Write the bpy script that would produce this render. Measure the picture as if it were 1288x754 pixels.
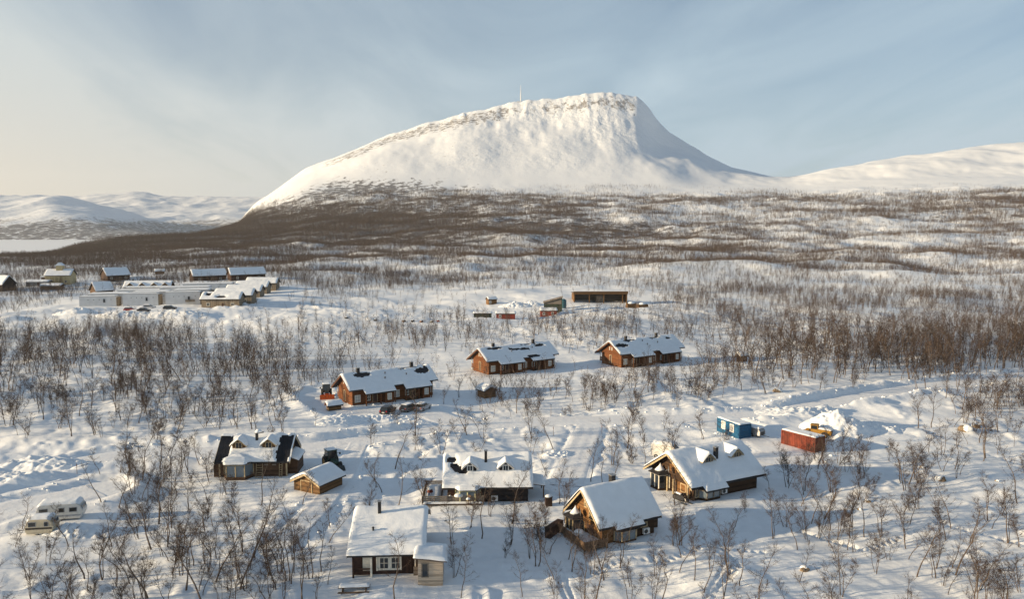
import bpy, bmesh, math, random
import numpy as np
from mathutils import Vector, Matrix

for o in list(bpy.data.objects):
    bpy.data.objects.remove(o)
SC = bpy.context.scene
COL = SC.collection
R = math.radians
random.seed(7)

# ------------------------------------------------------------------ camera
F = 28 / 36 * 1288                      # focal length in photograph pixels
PITCH = math.atan((377 - 278) / F)
CZ = 38.0
cam_data = bpy.data.cameras.new("camera")
cam_data.lens = 28
cam_data.sensor_width = 36
cam_data.clip_start = 0.5
cam_data.clip_end = 30000
cam = bpy.data.objects.new("camera", cam_data)
cam.location = (0, 0, CZ)
cam.rotation_euler = (R(90) - PITCH, 0, 0)
COL.objects.link(cam)
SC.camera = cam

# ------------------------------------------------------------------ light
SUN_EL = R(12.0)
SUN_AZ = R(10.5)                        # swung this far towards the camera from due left
sd = Vector((-math.cos(SUN_AZ) * math.cos(SUN_EL), -math.sin(SUN_AZ) * math.cos(SUN_EL), math.sin(SUN_EL)))
sun_data = bpy.data.lights.new("sun", 'SUN')
sun_data.energy = 5.0
sun_data.angle = R(0.6)
sun_data.color = (1.0, 0.77, 0.485)
sun = bpy.data.objects.new("sun", sun_data)
sun.rotation_euler = (-sd).to_track_quat('-Z', 'Y').to_euler()
COL.objects.link(sun)

world = bpy.data.worlds.new("World")
SC.world = world
world.use_nodes = True
wt = world.node_tree
wt.nodes.clear()
def wn(t, **k):
    n = wt.nodes.new(t)
    for a, b in k.items():
        setattr(n, a, b)
    return n
sky = wn('ShaderNodeTexSky', sky_type='NISHITA')
sky.sun_disc = False
sky.sun_elevation = SUN_EL
sky.sun_rotation = math.atan2(sd.x, sd.y)
sky.altitude = 500
sky.air_density = 1.0
sky.dust_density = 0.3
sky.ozone_density = 3.0
SKY_STRENGTH = 0.060
# high cirrus veil: streaks in a flat layer far above, running away from the camera
tc = wn('ShaderNodeTexCoord')
sep = wn('ShaderNodeSeparateXYZ')
wt.links.new(tc.outputs['Generated'], sep.inputs[0])
def wm(op, a, b=None, clamp=False):
    n = wn('ShaderNodeMath', operation=op)
    n.use_clamp = clamp
    for i, v in enumerate((a, b)):
        if v is None: continue
        if isinstance(v, (int, float)): n.inputs[i].default_value = v
        else: wt.links.new(v, n.inputs[i])
    return n.outputs[0]
zc = wm('ADD', wm('MAXIMUM', sep.outputs[2], 0.0), 0.09)
cx = wm('DIVIDE', sep.outputs[0], zc)
cy = wm('DIVIDE', sep.outputs[1], zc)
comb = wn('ShaderNodeCombineXYZ')
wt.links.new(wm('ADD', wm('MULTIPLY', cx, 0.60), wm('MULTIPLY', cy, 0.10)), comb.inputs[0])
wt.links.new(wm('ADD', wm('MULTIPLY', cy, 0.15), wm('MULTIPLY', cx, -0.12)), comb.inputs[1])
nz = wn('ShaderNodeTexNoise')
nz.inputs['Scale'].default_value = 1.5
nz.inputs['Detail'].default_value = 7
nz.inputs['Roughness'].default_value = 0.56
nz.inputs['Distortion'].default_value = 0.9
wt.links.new(comb.outputs[0], nz.inputs['Vector'])
comb2 = wn('ShaderNodeCombineXYZ')
wt.links.new(wm('MULTIPLY', cx, 0.16), comb2.inputs[0])
wt.links.new(wm('MULTIPLY', cy, 0.09), comb2.inputs[1])
nz2 = wn('ShaderNodeTexNoise')
nz2.inputs['Scale'].default_value = 1.3
nz2.inputs['Detail'].default_value = 4
wt.links.new(comb2.outputs[0], nz2.inputs['Vector'])
mr = wn('ShaderNodeMapRange')
mr.inputs['From Min'].default_value = 0.38
mr.inputs['From Max'].default_value = 0.64
mr.inputs['To Min'].default_value = 0.32
mr.inputs['To Max'].default_value = 0.92
wt.links.new(wm('ADD', wm('MULTIPLY', nz.outputs['Fac'], 0.55), wm('MULTIPLY', nz2.outputs['Fac'], 0.45)), mr.inputs[0])
# the veil is thicker towards the horizon (longer path) and towards the low sun on the left
hor = wm('POWER', wm('SUBTRACT', 1.0, wm('ABSOLUTE', sep.outputs[2])), 5.0)
lft = wm('MULTIPLY', wm('ADD', wm('MULTIPLY', sep.outputs[0], -0.5), 0.15), 0.55)
thick = wm('DIVIDE', 0.45, wm('ADD', wm('ABSOLUTE', sep.outputs[2]), 0.2))   # the veil is seen more edge-on lower down
fac = wm('ADD', wm('MULTIPLY', mr.outputs[0], thick), wm('MULTIPLY', hor, wm('ADD', lft, 0.08)), True)
mix = wn('ShaderNodeMix', data_type='RGBA')
wt.links.new(fac, mix.inputs['Factor'])
wt.links.new(sky.outputs[0], mix.inputs[6])
# ice cloud: bluish white overhead, cream where it lies low towards the sun
cmix = wn('ShaderNodeMix', data_type='RGBA')
cmix.inputs[6].default_value = (4.7, 5.95, 6.8, 1)
cmix.inputs[7].default_value = (7.6, 6.75, 5.4, 1)
low = wm('POWER', wm('SUBTRACT', 1.0, wm('ABSOLUTE', sep.outputs[2])), 4.5)
wt.links.new(wm('MULTIPLY', low, wm('ADD', wm('MULTIPLY', sep.outputs[0], -1.45), 0.12), True), cmix.inputs['Factor'])
wt.links.new(cmix.outputs[2], mix.inputs[7])
bg = wn('ShaderNodeBackground')
bg.inputs['Strength'].default_value = SKY_STRENGTH
wt.links.new(mix.outputs[2], bg.inputs[0])
wo = wn('ShaderNodeOutputWorld')
wt.links.new(bg.outputs[0], wo.inputs[0])

vs = SC.view_settings
vs.view_transform = 'Standard'
vs.look = 'None'
vs.exposure = 0.87
vs.gamma = 1.0
SC.cycles.max_bounces = 5
SC.cycles.diffuse_bounces = 3
SC.cycles.transparent_max_bounces = 4
SC.cycles.use_denoising = True

# ------------------------------------------------------------------ small tools
def tag(o, label=None, cat=None, group=None, kind=None):
    if label: o["label"] = label
    if cat: o["category"] = cat
    if group: o["group"] = group
    if kind: o["kind"] = kind
    return o

def empty(name, loc, rz=0.0):
    o = bpy.data.objects.new(name, None)
    o.location = loc
    o.rotation_euler = (0, 0, rz)
    o.empty_display_size = 0.5
    COL.objects.link(o)
    return o

def thing(name, label, cat, loc, rz=0.0, group=None):
    return tag(empty(name, loc, rz), label, cat, group)

class MB:
    """collects shapes into ONE mesh"""
    def __init__(s):
        s.v, s.f, s.m = [], [], []
        s.cur = 0
    def add(s, vs, fs):
        b = len(s.v)
        s.v.extend([tuple(p) for p in vs])
        for f in fs:
            s.f.append(tuple(i + b for i in f)); s.m.append(s.cur)
        return s
    def box(s, x0, x1, y0, y1, z0, z1):
        return s.add([(x0,y0,z0),(x1,y0,z0),(x1,y1,z0),(x0,y1,z0),(x0,y0,z1),(x1,y0,z1),(x1,y1,z1),(x0,y1,z1)],
              [(0,3,2,1),(4,5,6,7),(0,1,5,4),(1,2,6,5),(2,3,7,6),(3,0,4,7)])
    def prism(s, poly, a, b, axis='x'):
        """poly of (p,q) extruded along axis from a to b; x: (y,z)  y: (x,z)  z: (x,y)"""
        n = len(poly)
        def P(t, p, q):
            return (t,p,q) if axis == 'x' else (p,t,q) if axis == 'y' else (p,q,t)
        vs = [P(a,*p) for p in poly] + [P(b,*p) for p in poly]
        fs = [(i,(i+1)%n,n+(i+1)%n,n+i) for i in range(n)]
        fs += [tuple(range(n))[::-1], tuple(range(n,2*n))]
        return s.add(vs, fs)
    def tube(s, p0, p1, r0, r1, n=6, cap=True):
        p0, p1 = Vector(p0), Vector(p1)
        d = (p1 - p0)
        if d.length < 1e-6: return s
        d.normalize()
        a = d.orthogonal().normalized(); b = d.cross(a)
        vs = []
        for p, r in ((p0,r0),(p1,r1)):
            for i in range(n):
                t = 2*math.pi*i/n
                vs.append(p + (a*math.cos(t)+b*math.sin(t))*r)
        fs = [(i,(i+1)%n,n+(i+1)%n,n+i) for i in range(n)]
        if cap: fs += [tuple(range(n))[::-1], tuple(range(n,2*n))]
        return s.add(vs, fs)
    def build(s, name, mats, parent=None, loc=(0,0,0), rz=0.0, smooth=False, bevel=0.0):
        me = bpy.data.meshes.new(name)
        me.from_pydata(s.v, [], s.f)
        if not isinstance(mats, (list, tuple)): mats = [mats]
        for m in mats: me.materials.append(m)
        if any(s.m): me.polygons.foreach_set('material_index', s.m)
        bm = bmesh.new(); bm.from_mesh(me)
        bmesh.ops.recalc_face_normals(bm, faces=bm.faces)
        if bevel > 0:
            bmesh.ops.bevel(bm, geom=bm.edges[:], offset=bevel, segments=2, affect='EDGES', profile=0.6)
        bm.to_mesh(me); bm.free()
        if smooth: me.polygons.foreach_set('use_smooth', [True]*len(me.polygons))
        o = bpy.data.objects.new(name, me)
        o.location = loc; o.rotation_euler = (0,0,rz)
        COL.objects.link(o)
        if parent is not None: o.parent = parent
        return o

def mesh_np(name, V, Q, mats, smooth=True, attrs=None):
    """numpy verts and quads -> object"""
    me = bpy.data.meshes.new(name)
    me.vertices.add(len(V)); me.vertices.foreach_set('co', np.asarray(V, np.float32).ravel())
    n = len(Q); k = Q.shape[1]
    me.loops.add(n*k); me.loops.foreach_set('vertex_index', np.asarray(Q, np.int32).ravel())
    me.polygons.add(n)
    me.polygons.foreach_set('loop_start', np.arange(0, n*k, k, dtype=np.int32))
    if smooth: me.polygons.foreach_set('use_smooth', np.ones(n, bool))
    for a, vals in (attrs or {}).items():
        at = me.attributes.new(a, 'FLOAT', 'POINT')
        at.data.foreach_set('value', np.asarray(vals, np.float32))
    me.update(calc_edges=True)
    for m in (mats if isinstance(mats, (list, tuple)) else [mats]): me.materials.append(m)
    o = bpy.data.objects.new(name, me)
    COL.objects.link(o)
    return o

# ------------------------------------------------------------------ noise
def _hash(ix, iy, seed):
    h = (ix.astype(np.int64)*374761393 + iy.astype(np.int64)*668265263 + seed*1274126177) & 0xffffffff
    h = ((h ^ (h >> 13)) * 1274126177) & 0xffffffff
    h = h ^ (h >> 16)
    return (h & 0xffffff) / float(0xffffff)
def vnoise(x, y, seed=0):
    x = np.asarray(x, float); y = np.asarray(y, float)
    ix, iy = np.floor(x), np.floor(y)
    fx, fy = x-ix, y-iy
    fx = fx*fx*fx*(fx*(fx*6-15)+10); fy = fy*fy*fy*(fy*(fy*6-15)+10)
    a = _hash(ix,iy,seed); b = _hash(ix+1,iy,seed); c = _hash(ix,iy+1,seed); d = _hash(ix+1,iy+1,seed)
    return (a*(1-fx)+b*fx)*(1-fy)+(c*(1-fx)+d*fx)*fy
def fbm(x, y, seed=0, o=4, g=0.5):
    t = 0; a = 1; s = 0
    for i in range(o):
        t = t + a*(vnoise(x*2**i+i*17.3, y*2**i-i*9.1, seed+i)-0.5); s += a; a *= g
    return t/s*2
def ridged(x, y, seed=0, o=4):
    t = 0; a = 1; s = 0
    for i in range(o):
        t = t + a*(1-np.abs(vnoise(x*2**i+i*7.3, y*2**i, seed+i)*2-1)); s += a; a *= 0.5
    return t/s
def sstep(a, b, x):
    t = np.clip((x-a)/(b-a), 0, 1); return t*t*(3-2*t)

def ground0(px, py, z=0.0):
    """where the line of sight through a photograph pixel meets height z"""
    a = (px-644)/F; b = (377-py)/F
    c, s = math.cos(PITCH), math.sin(PITCH)
    t = (z-CZ)/(-s+b*c)
    return a*t, (c+b*s)*t
def to_px(x, y, z):
    c, s = math.cos(PITCH), math.sin(PITCH)
    zz = z-CZ
    d = np.maximum(y*c-zz*s, 0.1); u = y*s+zz*c
    return 644+F*x/d, 377-F*u/d

# ------------------------------------------------------------------ materials
def mat(name):
    m = bpy.data.materials.new(name); m.use_nodes = True
    nt = m.node_tree
    b = nt.nodes['Principled BSDF']
    b.inputs['Specular IOR Level'].default_value = 0.2
    return m, nt, b
def N(nt, t, ins=None, **k):
    n = nt.nodes.new(t)
    for a, v in k.items(): setattr(n, a, v)
    for a, v in (ins or {}).items():
        if hasattr(v, 'is_output'): nt.links.new(v, n.inputs[a])
        else: n.inputs[a].default_value = v
    return n
def MATH(nt, op, a, b=0.0, clamp=False):
    n = N(nt, 'ShaderNodeMath', {0: a, 1: b}, operation=op); n.use_clamp = clamp
    return n.outputs[0]
def MIX(nt, f, a, b):
    n = N(nt, 'ShaderNodeMix', data_type='RGBA')
    for i, v in ((0, f), (6, a), (7, b)):
        if hasattr(v, 'is_output'): nt.links.new(v, n.inputs[i])
        else: n.inputs[i].default_value = (*v, 1) if isinstance(v, tuple) and len(v) == 3 else v
    return n.outputs[2]
def NOISE(nt, vec, scale, detail=4, rough=0.55):
    return N(nt, 'ShaderNodeTexNoise', {'Vector': vec, 'Scale': scale, 'Detail': detail, 'Roughness': rough}).outputs['Fac']
def RAMP(nt, v, lo, hi, a=0.0, b=1.0):
    return N(nt, 'ShaderNodeMapRange', {0: v, 1: lo, 2: hi, 3: a, 4: b}, interpolation_type='SMOOTHSTEP').outputs[0]

def plain(name, c, rough=0.6, metal=0.0, var=0.25, scale=3.0, spec=0.3):
    m, nt, b = mat(name)
    co = N(nt, 'ShaderNodeTexCoord').outputs['Object']
    n = NOISE(nt, co, scale, 5)
    lo = tuple(x*(1-var) for x in c); hi = tuple(min(1, x*(1+var)) for x in c)
    nt.links.new(MIX(nt, RAMP(nt, n, 0.3, 0.7), lo, hi), b.inputs['Base Color'])
    b.inputs['Roughness'].default_value = rough
    b.inputs['Metallic'].default_value = metal
    b.inputs['Specular IOR Level'].default_value = spec
    return m
def boards(name, c, axis=2, pitch=0.16, var=0.3, groove=0.45, rough=0.75):
    """boards or logs: grooves every pitch metres, each board its own shade, weathering"""
    m, nt, b = mat(name)
    co = N(nt, 'ShaderNodeTexCoord').outputs['Object']
    sp = N(nt, 'ShaderNodeSeparateXYZ', {0: co})
    if axis == 2: t = sp.outputs[2]
    else: t = MATH(nt, 'ADD', sp.outputs[0], sp.outputs[1])
    q = MATH(nt, 'DIVIDE', t, pitch)
    fl = MATH(nt, 'FLOOR', q); fr = MATH(nt, 'FRACT', q)
    rnd = N(nt, 'ShaderNodeTexWhiteNoise', {'W': fl}, noise_dimensions='1D').outputs['Value']
    edge = MATH(nt, 'ABSOLUTE', MATH(nt, 'SUBTRACT', fr, 0.5))
    g = RAMP(nt, edge, 0.36, 0.5)
    st = N(nt, 'ShaderNodeMapping', {'Vector': co, 'Scale': (1.2, 1.2, 9) if axis == 2 else (9, 9, 1.2)}).outputs[0]
    n1 = NOISE(nt, st, 1.6, 5); n2 = NOISE(nt, co, 0.6, 3)
    k = MATH(nt, 'ADD', MATH(nt, 'MULTIPLY', rnd, 0.45), MATH(nt, 'ADD', MATH(nt, 'MULTIPLY', n1, 0.35), MATH(nt, 'MULTIPLY', n2, 0.2)))
    col = MIX(nt, RAMP(nt, k, 0.25, 0.75), tuple(x*(1-var) for x in c), tuple(min(1, x*(1+var)) for x in c))
    col = MIX(nt, MATH(nt, 'MULTIPLY', g, groove), col, tuple(x*0.25 for x in c))
    nt.links.new(col, b.inputs['Base Color'])
    bp = N(nt, 'ShaderNodeBump', {'Strength': 0.6, 'Distance': 0.03, 'Height': MATH(nt, 'SUBTRACT', 1.0, g)})
    nt.links.new(bp.outputs[0], b.inputs['Normal'])
    b.inputs['Roughness'].default_value = rough
    return m
def glass(name, c=(0.02,0.025,0.03), rough=0.06):
    m, nt, b = mat(name)
    b.inputs['Base Color'].default_value = (*c, 1)
    b.inputs['Roughness'].default_value = rough
    b.inputs['Specular IOR Level'].default_value = 0.7
    return m
SNOW_C = (0.82, 0.855, 0.89)
def snow_mat(name, ground=False, bump=0.5, packed=False):
    m, nt, b = mat(name)
    pos = N(nt, 'ShaderNodeNewGeometry').outputs['Position']
    n1 = NOISE(nt, pos, 0.9, 6, 0.6)
    n2 = NOISE(nt, pos, 6.0, 4, 0.6)
    col = MIX(nt, RAMP(nt, n1, 0.3, 0.7), tuple(x*0.94 for x in SNOW_C), SNOW_C)
    if packed:
        col = MIX(nt, RAMP(nt, NOISE(nt, pos, 0.35, 5), 0.35, 0.7, 0.1, 0.8), col, (0.74, 0.75, 0.77))
    h = MATH(nt, 'ADD', MATH(nt, 'MULTIPLY', n1, 0.35), MATH(nt, 'MULTIPLY', n2, 0.07))
    nrm = N(nt, 'ShaderNodeBump', {'Strength': bump, 'Distance': 0.5, 'Height': h}).outputs[0]
    if ground:
        at = lambda a: N(nt, 'ShaderNodeAttribute', attribute_name=a).outputs['Fac']
        # scrub and heather poking through, bare rock on the steep ground
        v = N(nt, 'ShaderNodeMapping', {'Vector': pos, 'Scale': (1, 1, 0.35)}).outputs[0]
        sc = NOISE(nt, v, 0.045, 9, 0.68)
        sm = RAMP(nt, MATH(nt, 'ADD', sc, MATH(nt, 'MULTIPLY', at('scrub'), 0.42)), 0.70, 0.80)
        tw = MIX(nt, NOISE(nt, pos, 0.05, 4), (0.034, 0.025, 0.021), (0.065, 0.047, 0.038))
        col = MIX(nt, MATH(nt, 'MULTIPLY', sm, 0.85), col, tw)
        v2 = N(nt, 'ShaderNodeMapping', {'Vector': pos, 'Scale': (1, 1, 0.6)}).outputs[0]
        rk = RAMP(nt, MATH(nt, 'ADD', NOISE(nt, v2, 0.055, 9, 0.74), MATH(nt, 'MULTIPLY', at('rock'), 0.5)), 0.80, 0.92)
        rc = MIX(nt, NOISE(nt, v2, 0.08, 5), (0.09, 0.075, 0.065), (0.20, 0.17, 0.14))
        col = MIX(nt, MATH(nt, 'MULTIPLY', rk, 0.8), col, rc)
        hb = NOISE(nt, v2, 0.02, 9, 0.62)
        nrm = N(nt, 'ShaderNodeBump', {'Strength': MATH(nt, 'MULTIPLY', at('crag'), 0.55), 'Distance': 22.0, 'Height': hb, 'Normal': nrm}).outputs[0]
    nt.links.new(col, b.inputs['Base Color'])
    nt.links.new(nrm, b.inputs['Normal'])
    b.inputs['Roughness'].default_value = 0.55
    b.inputs['Specular IOR Level'].default_value = 0.25
    return m

M = {}
M['ground'] = snow_mat('snow_terrain', True, 0.45)
M['snow'] = snow_mat('snow_cover', False, 0.35)
M['packed'] = snow_mat('packed_snow', False, 0.5, True)
M['rowwood'] = boards('stained_row_house_boards', (0.135, 0.05, 0.018))
M['rowtrim'] = plain('row_house_trim', (0.11, 0.045, 0.025))
M['darklog'] = boards('dark_brown_logs', (0.085, 0.048, 0.028), 2, 0.2)
M['umber'] = boards('umber_boards', (0.05, 0.027, 0.02), 0, 0.15)
M['black'] = boards('black_boards', (0.022, 0.019, 0.02), 2, 0.2)
M['golden'] = boards('golden_logs', (0.17, 0.083, 0.03), 2, 0.2)
M['brownlog'] = boards('brown_logs', (0.052, 0.029, 0.016), 2, 0.2)
M['shedwood'] = boards('shed_boards', (0.145, 0.08, 0.034), 2, 0.18)
M['grey_wood'] = boards('weathered_grey_boards', (0.21, 0.18, 0.15), 2, 0.14)
M['deckwood'] = boards('deck_boards', (0.13, 0.085, 0.055), 0, 0.14)
M['pale_wood'] = boards('pale_annex_boards', (0.50, 0.40, 0.30), 2, 0.2)
M['tan'] = plain('tan_trim', (0.42, 0.33, 0.20))
M['cream'] = plain('cream_trim', (0.72, 0.68, 0.58), var=0.1)
M['lime'] = plain('pale_green_panel', (0.56, 0.56, 0.34), var=0.12)
M['white'] = plain('white_paint', (0.78, 0.77, 0.74), var=0.06)
M['render'] = plain('white_render', (0.62, 0.62, 0.62), 0.8, var=0.07, scale=0.4)
M['roofing'] = plain('dark_roofing', (0.03, 0.028, 0.03), 0.7)
M['panel'] = plain('black_roof_sheet', (0.012, 0.013, 0.018), 0.55, var=0.4, scale=1.0)
M['chimney'] = plain('black_chimney', (0.02, 0.02, 0.022), 0.5)
M['fascia'] = plain('dark_fascia', (0.07, 0.05, 0.04))
M['glass'] = glass('window_glass')
M['blueglass'] = glass('curtained_glass', (0.16, 0.20, 0.23), 0.12)
M['paleglass'] = glass('pale_curtain_glass', (0.42, 0.42, 0.40), 0.2)
M['door'] = plain('dark_door', (0.07, 0.035, 0.025))
M['red'] = plain('rusty_red_steel', (0.145, 0.028, 0.014), 0.65, var=0.4, scale=1.3)
M['redpaint'] = boards('falu_red_boards', (0.24, 0.045, 0.03), 0, 0.15)
M['blue'] = plain('blue_steel', (0.01, 0.09, 0.19), 0.5, var=0.25)
M['teal'] = plain('teal_tarp', (0.03, 0.10, 0.13), 0.6)
M['green'] = boards('dark_green_boards', (0.04, 0.055, 0.04), 0, 0.3)
M['orange'] = plain('orange_plough', (0.7, 0.13, 0.02), 0.45)
M['yellow'] = plain('yellow_machine_paint', (0.30, 0.16, 0.025), 0.6)
M['tyre'] = plain('black_rubber', (0.018, 0.018, 0.018), 0.85)
M['steel'] = plain('grey_steel', (0.30, 0.31, 0.32), 0.4, 0.6)
M['darksteel'] = plain('dark_steel', (0.05, 0.055, 0.055), 0.5, 0.3)
M['tractor'] = plain('tractor_green', (0.03, 0.06, 0.045), 0.4)
M['carblack'] = plain('black_car_paint', (0.02, 0.02, 0.022), 0.25, spec=0.6)
M['cardark'] = plain('dusty_brown_car_paint', (0.16, 0.13, 0.11), 0.3, spec=0.5)
M['carsilver'] = plain('silver_car_paint', (0.45, 0.46, 0.48), 0.3, 0.4, spec=0.5)
M['carred'] = plain('red_car_paint', (0.30, 0.03, 0.03), 0.3, spec=0.5)
M['rearlamp'] = plain('red_lamp', (0.4, 0.02, 0.02), 0.3)
M['caravan'] = plain('caravan_white', (0.70, 0.68, 0.63), 0.4, var=0.06)
M['caravancream'] = plain('caravan_cream', (0.62, 0.53, 0.38), 0.45, var=0.1)
M['brownstripe'] = plain('dark_brown_stripe', (0.04, 0.03, 0.025))
M['greystripe'] = plain('grey_stripe', (0.34, 0.35, 0.37))
M['taupe'] = boards('taupe_cladding', (0.24, 0.19, 0.135), 0, 0.25)
M['houseyellow'] = plain('yellow_render', (0.5, 0.4, 0.22))
M['rock'] = plain('boulder_rock', (0.20, 0.15, 0.10), 0.9, var=0.5, scale=2.0)
M['bark'] = plain('birch_bark', (0.115, 0.09, 0.074), 0.9, var=0.45, scale=4.0)
M['twig'] = plain('birch_twigs', (0.056, 0.038, 0.029), 0.9, var=0.3, scale=1.0)
M['mast'] = plain('mast_frosted_steel', (0.6, 0.6, 0.6), 0.5)

# ------------------------------------------------------------------ terrain height
def pchip(xk, yk, x):
    """monotone cubic along axis 0 of yk"""
    xk = np.asarray(xk, float); yk = np.asarray(yk, float)
    h = np.diff(xk)[:, None]; d = np.diff(yk, axis=0)/h
    m = np.zeros_like(yk)
    w1 = 2*h[1:]+h[:-1]; w2 = h[1:]+2*h[:-1]
    ok = d[:-1]*d[1:] > 0
    with np.errstate(divide='ignore', invalid='ignore'):
        mm = (w1+w2)/(w1/d[:-1]+w2/d[1:])
    m[1:-1] = np.where(ok, mm, 0); m[0] = d[0]; m[-1] = d[-1]
    i = np.clip(np.searchsorted(xk, x)-1, 0, len(xk)-2)
    hh = h[i]; t = ((x-xk[i])[:, None])/hh
    return ((1+2*t)*(1-t)**2)*yk[i]+t*(1-t)**2*hh*m[i]+t*t*(3-2*t)*yk[i+1]+t*t*(t-1)*hh*m[i+1]
class Relief:
    def __init__(s, cols, rows, tab, nu=520, nd=760):
        u = (np.asarray(cols, float)-644)/F; ly = np.log(np.asarray(rows, float))
        s.u0, s.u1, s.l0, s.l1 = u[0], u[-1], ly[0], ly[-1]; s.nu, s.nd = nu, nd
        a = pchip(ly, np.asarray(tab, float), np.linspace(s.l0, s.l1, nd))
        s.t = pchip(u, a.T, np.linspace(s.u0, s.u1, nu)).T
    def __call__(s, x, y):
        r = np.hypot(x, y); az = np.clip(np.arctan2(x, y), -R(60), R(60))
        u = np.tan(az); d = np.maximum(r*np.cos(az), 1)
        a = np.clip((u-s.u0)/(s.u1-s.u0), 0, 1)*(s.nu-1); b = np.clip((np.log(d)-s.l0)/(s.l1-s.l0), 0, 1)*(s.nd-1)
        i = np.minimum(a.astype(int), s.nu-2); j = np.minimum(b.astype(int), s.nd-2); fa, fb = a-i, b-j
        t = s.t
        return (t[j,i]*(1-fa)+t[j,i+1]*fa)*(1-fb)+(t[j+1,i]*(1-fa)+t[j+1,i+1]*fa)*fb
COLS = [-400, 0, 150, 270, 330, 400, 500, 600, 655, 700, 760, 797, 830, 870, 930, 985, 1050, 1150, 1288, 1700]
ROWS = [60, 300, 600, 800, 1100, 1500, 2000, 2500, 2800, 3050, 3200, 3600, 4600, 6500]
TAB = [[0]*20, [0]*20,
 [0,0,0,0,0,0,0,0,0,0,0,0,0,0,0.5,1,1.5,2,2,3],
 [0,0,0,0,0,0,0,0,0,0,0,0,1,1,2,2,3,4,6,8],
 [-20,-14,-3,2,3,4,6,7,8,8,8,8,8,9,10,11,13,14,16,20],
 [-40,-40,0.6,8,13,22,30,35,37,38,40,40,41,42,44,46,50,55,60,70],
 [-40,-40,-45,13,38,56,76,83,85,87,88,88,89,90,91,92,95,105,118,130],
 [-40,-40,-45,-30,80,133,138,135,133,133,133,133,133,134,135,137,153,178,203,225],
 [-40,-40,-45,-40,111,206,274,278,275,270,268,256,242,214,186,186,222,252,286,310],
 [-40,-40,-45,-40,104,249,354,406,415,414,420,402,316,282,222,200,239,285,335,360],
 [-40,-40,-45,-40,70,222,388,468,508,525,537,524,414,329,240,208,239,291,342,370],
 [-40,-40,-45,-40,20,160,340,460,508,525,540,527,398,315,232,190,228,286,350,380],
 [-40,-40,-45,-40,-20,60,150,250,300,300,300,300,250,200,150,120,180,280,380,400],
 [-40,-40,-40,-40,-30,0,50,100,100,100,100,100,100,100,100,100,120,200,300,320]]
valley = Relief(COLS, ROWS, TAB)

# ploughed roads: photograph pixels of the centre line, half width in metres, bank height
def line(pts): return [ground0(*p) for p in pts]
ROADS = [
 (line([(-260,672),(-80,627),(0,605),(60,592),(128,577),(200,570),(290,569),(380,565),(420,560),(480,552),(560,541),(640,533),(720,529),(800,528),(870,527),(950,523),(1050,506),(1150,489),(1288,473),(1500,455)]), 3.4, 0.9),
 (line([(742,537),(733,560),(722,585),(712,612)]), 2.8, 0.42),
 (line([(600,537),(560,528),(530,519),(490,516),(440,523),(405,508),(395,498)]), 3.6, 0.8),
 (line([(452,556),(440,580),(428,606),(405,634),(372,668),(350,690)]), 2.0, 0.35),
 (line([(-60,662),(20,640),(70,630),(120,618)]), 4.2, 0.7),
 (line([(880,530),(950,548),(985,570),(960,583)]), 4.5, 0.5),
 (line([(-40,404),(60,399),(160,394.5),(260,391.5),(380,391)]), 5.0, 1.6),
 (line([(380,391),(470,398),(560,402),(640,404),(760,386)]), 4.0, 0.8),
]
def seg_dist(x, y, pts, along=False):
    d = np.full(np.shape(x), 1e9); al = np.zeros(np.shape(x)); s0 = 0
    for (ax, ay), (bx, by) in zip(pts[:-1], pts[1:]):
        vx, vy = bx-ax, by-ay
        t = np.clip(((x-ax)*vx+(y-ay)*vy)/(vx*vx+vy*vy), 0, 1)
        dd = np.hypot(x-ax-t*vx, y-ay-t*vy)
        if along: al = np.where(dd < d, s0+t*math.hypot(vx, vy), al); s0 += math.hypot(vx, vy)
        d = np.minimum(d, dd)
    return (d, al) if along else d
def smooth_line(pts, n=10):
    P = np.array(pts); L = np.concatenate([[0], np.cumsum(np.hypot(*np.diff(P, axis=0).T))])
    t = np.linspace(0, L[-1], max(4, int(len(pts)*n)))
    return [tuple(p) for p in pchip(L, P, t)]
ROADS = [(smooth_line(p, 5), w, b) for p, w, b in ROADS]
TRACKS = [line([(905,690),(925,700),(905,730),(885,760)]), line([(880,650),(915,690),(930,715),(895,745)]), line([(330,700),(380,640),(445,585)]),
          line([(740,720),(790,700),(835,705),(890,680),(960,690)]), line([(600,700),(660,690),(700,705),(720,754)]), line([(500,600),(530,570),(560,556)]), line([(110,470),(220,500),(330,470),(400,480)]), line([(1288,690),(1180,660),(1090,690),(1000,660),(940,625)]), line([(620,515),(700,505),(800,512),(900,500)]),
          line([(820,700),(850,660),(880,640)]), line([(1288,585),(1200,560),(1120,545),(1050,560)])]
PADS = []                                # (x, y, radius) kept level for buildings
def pad(x, y, r): PADS.append((x, y, r))

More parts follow.
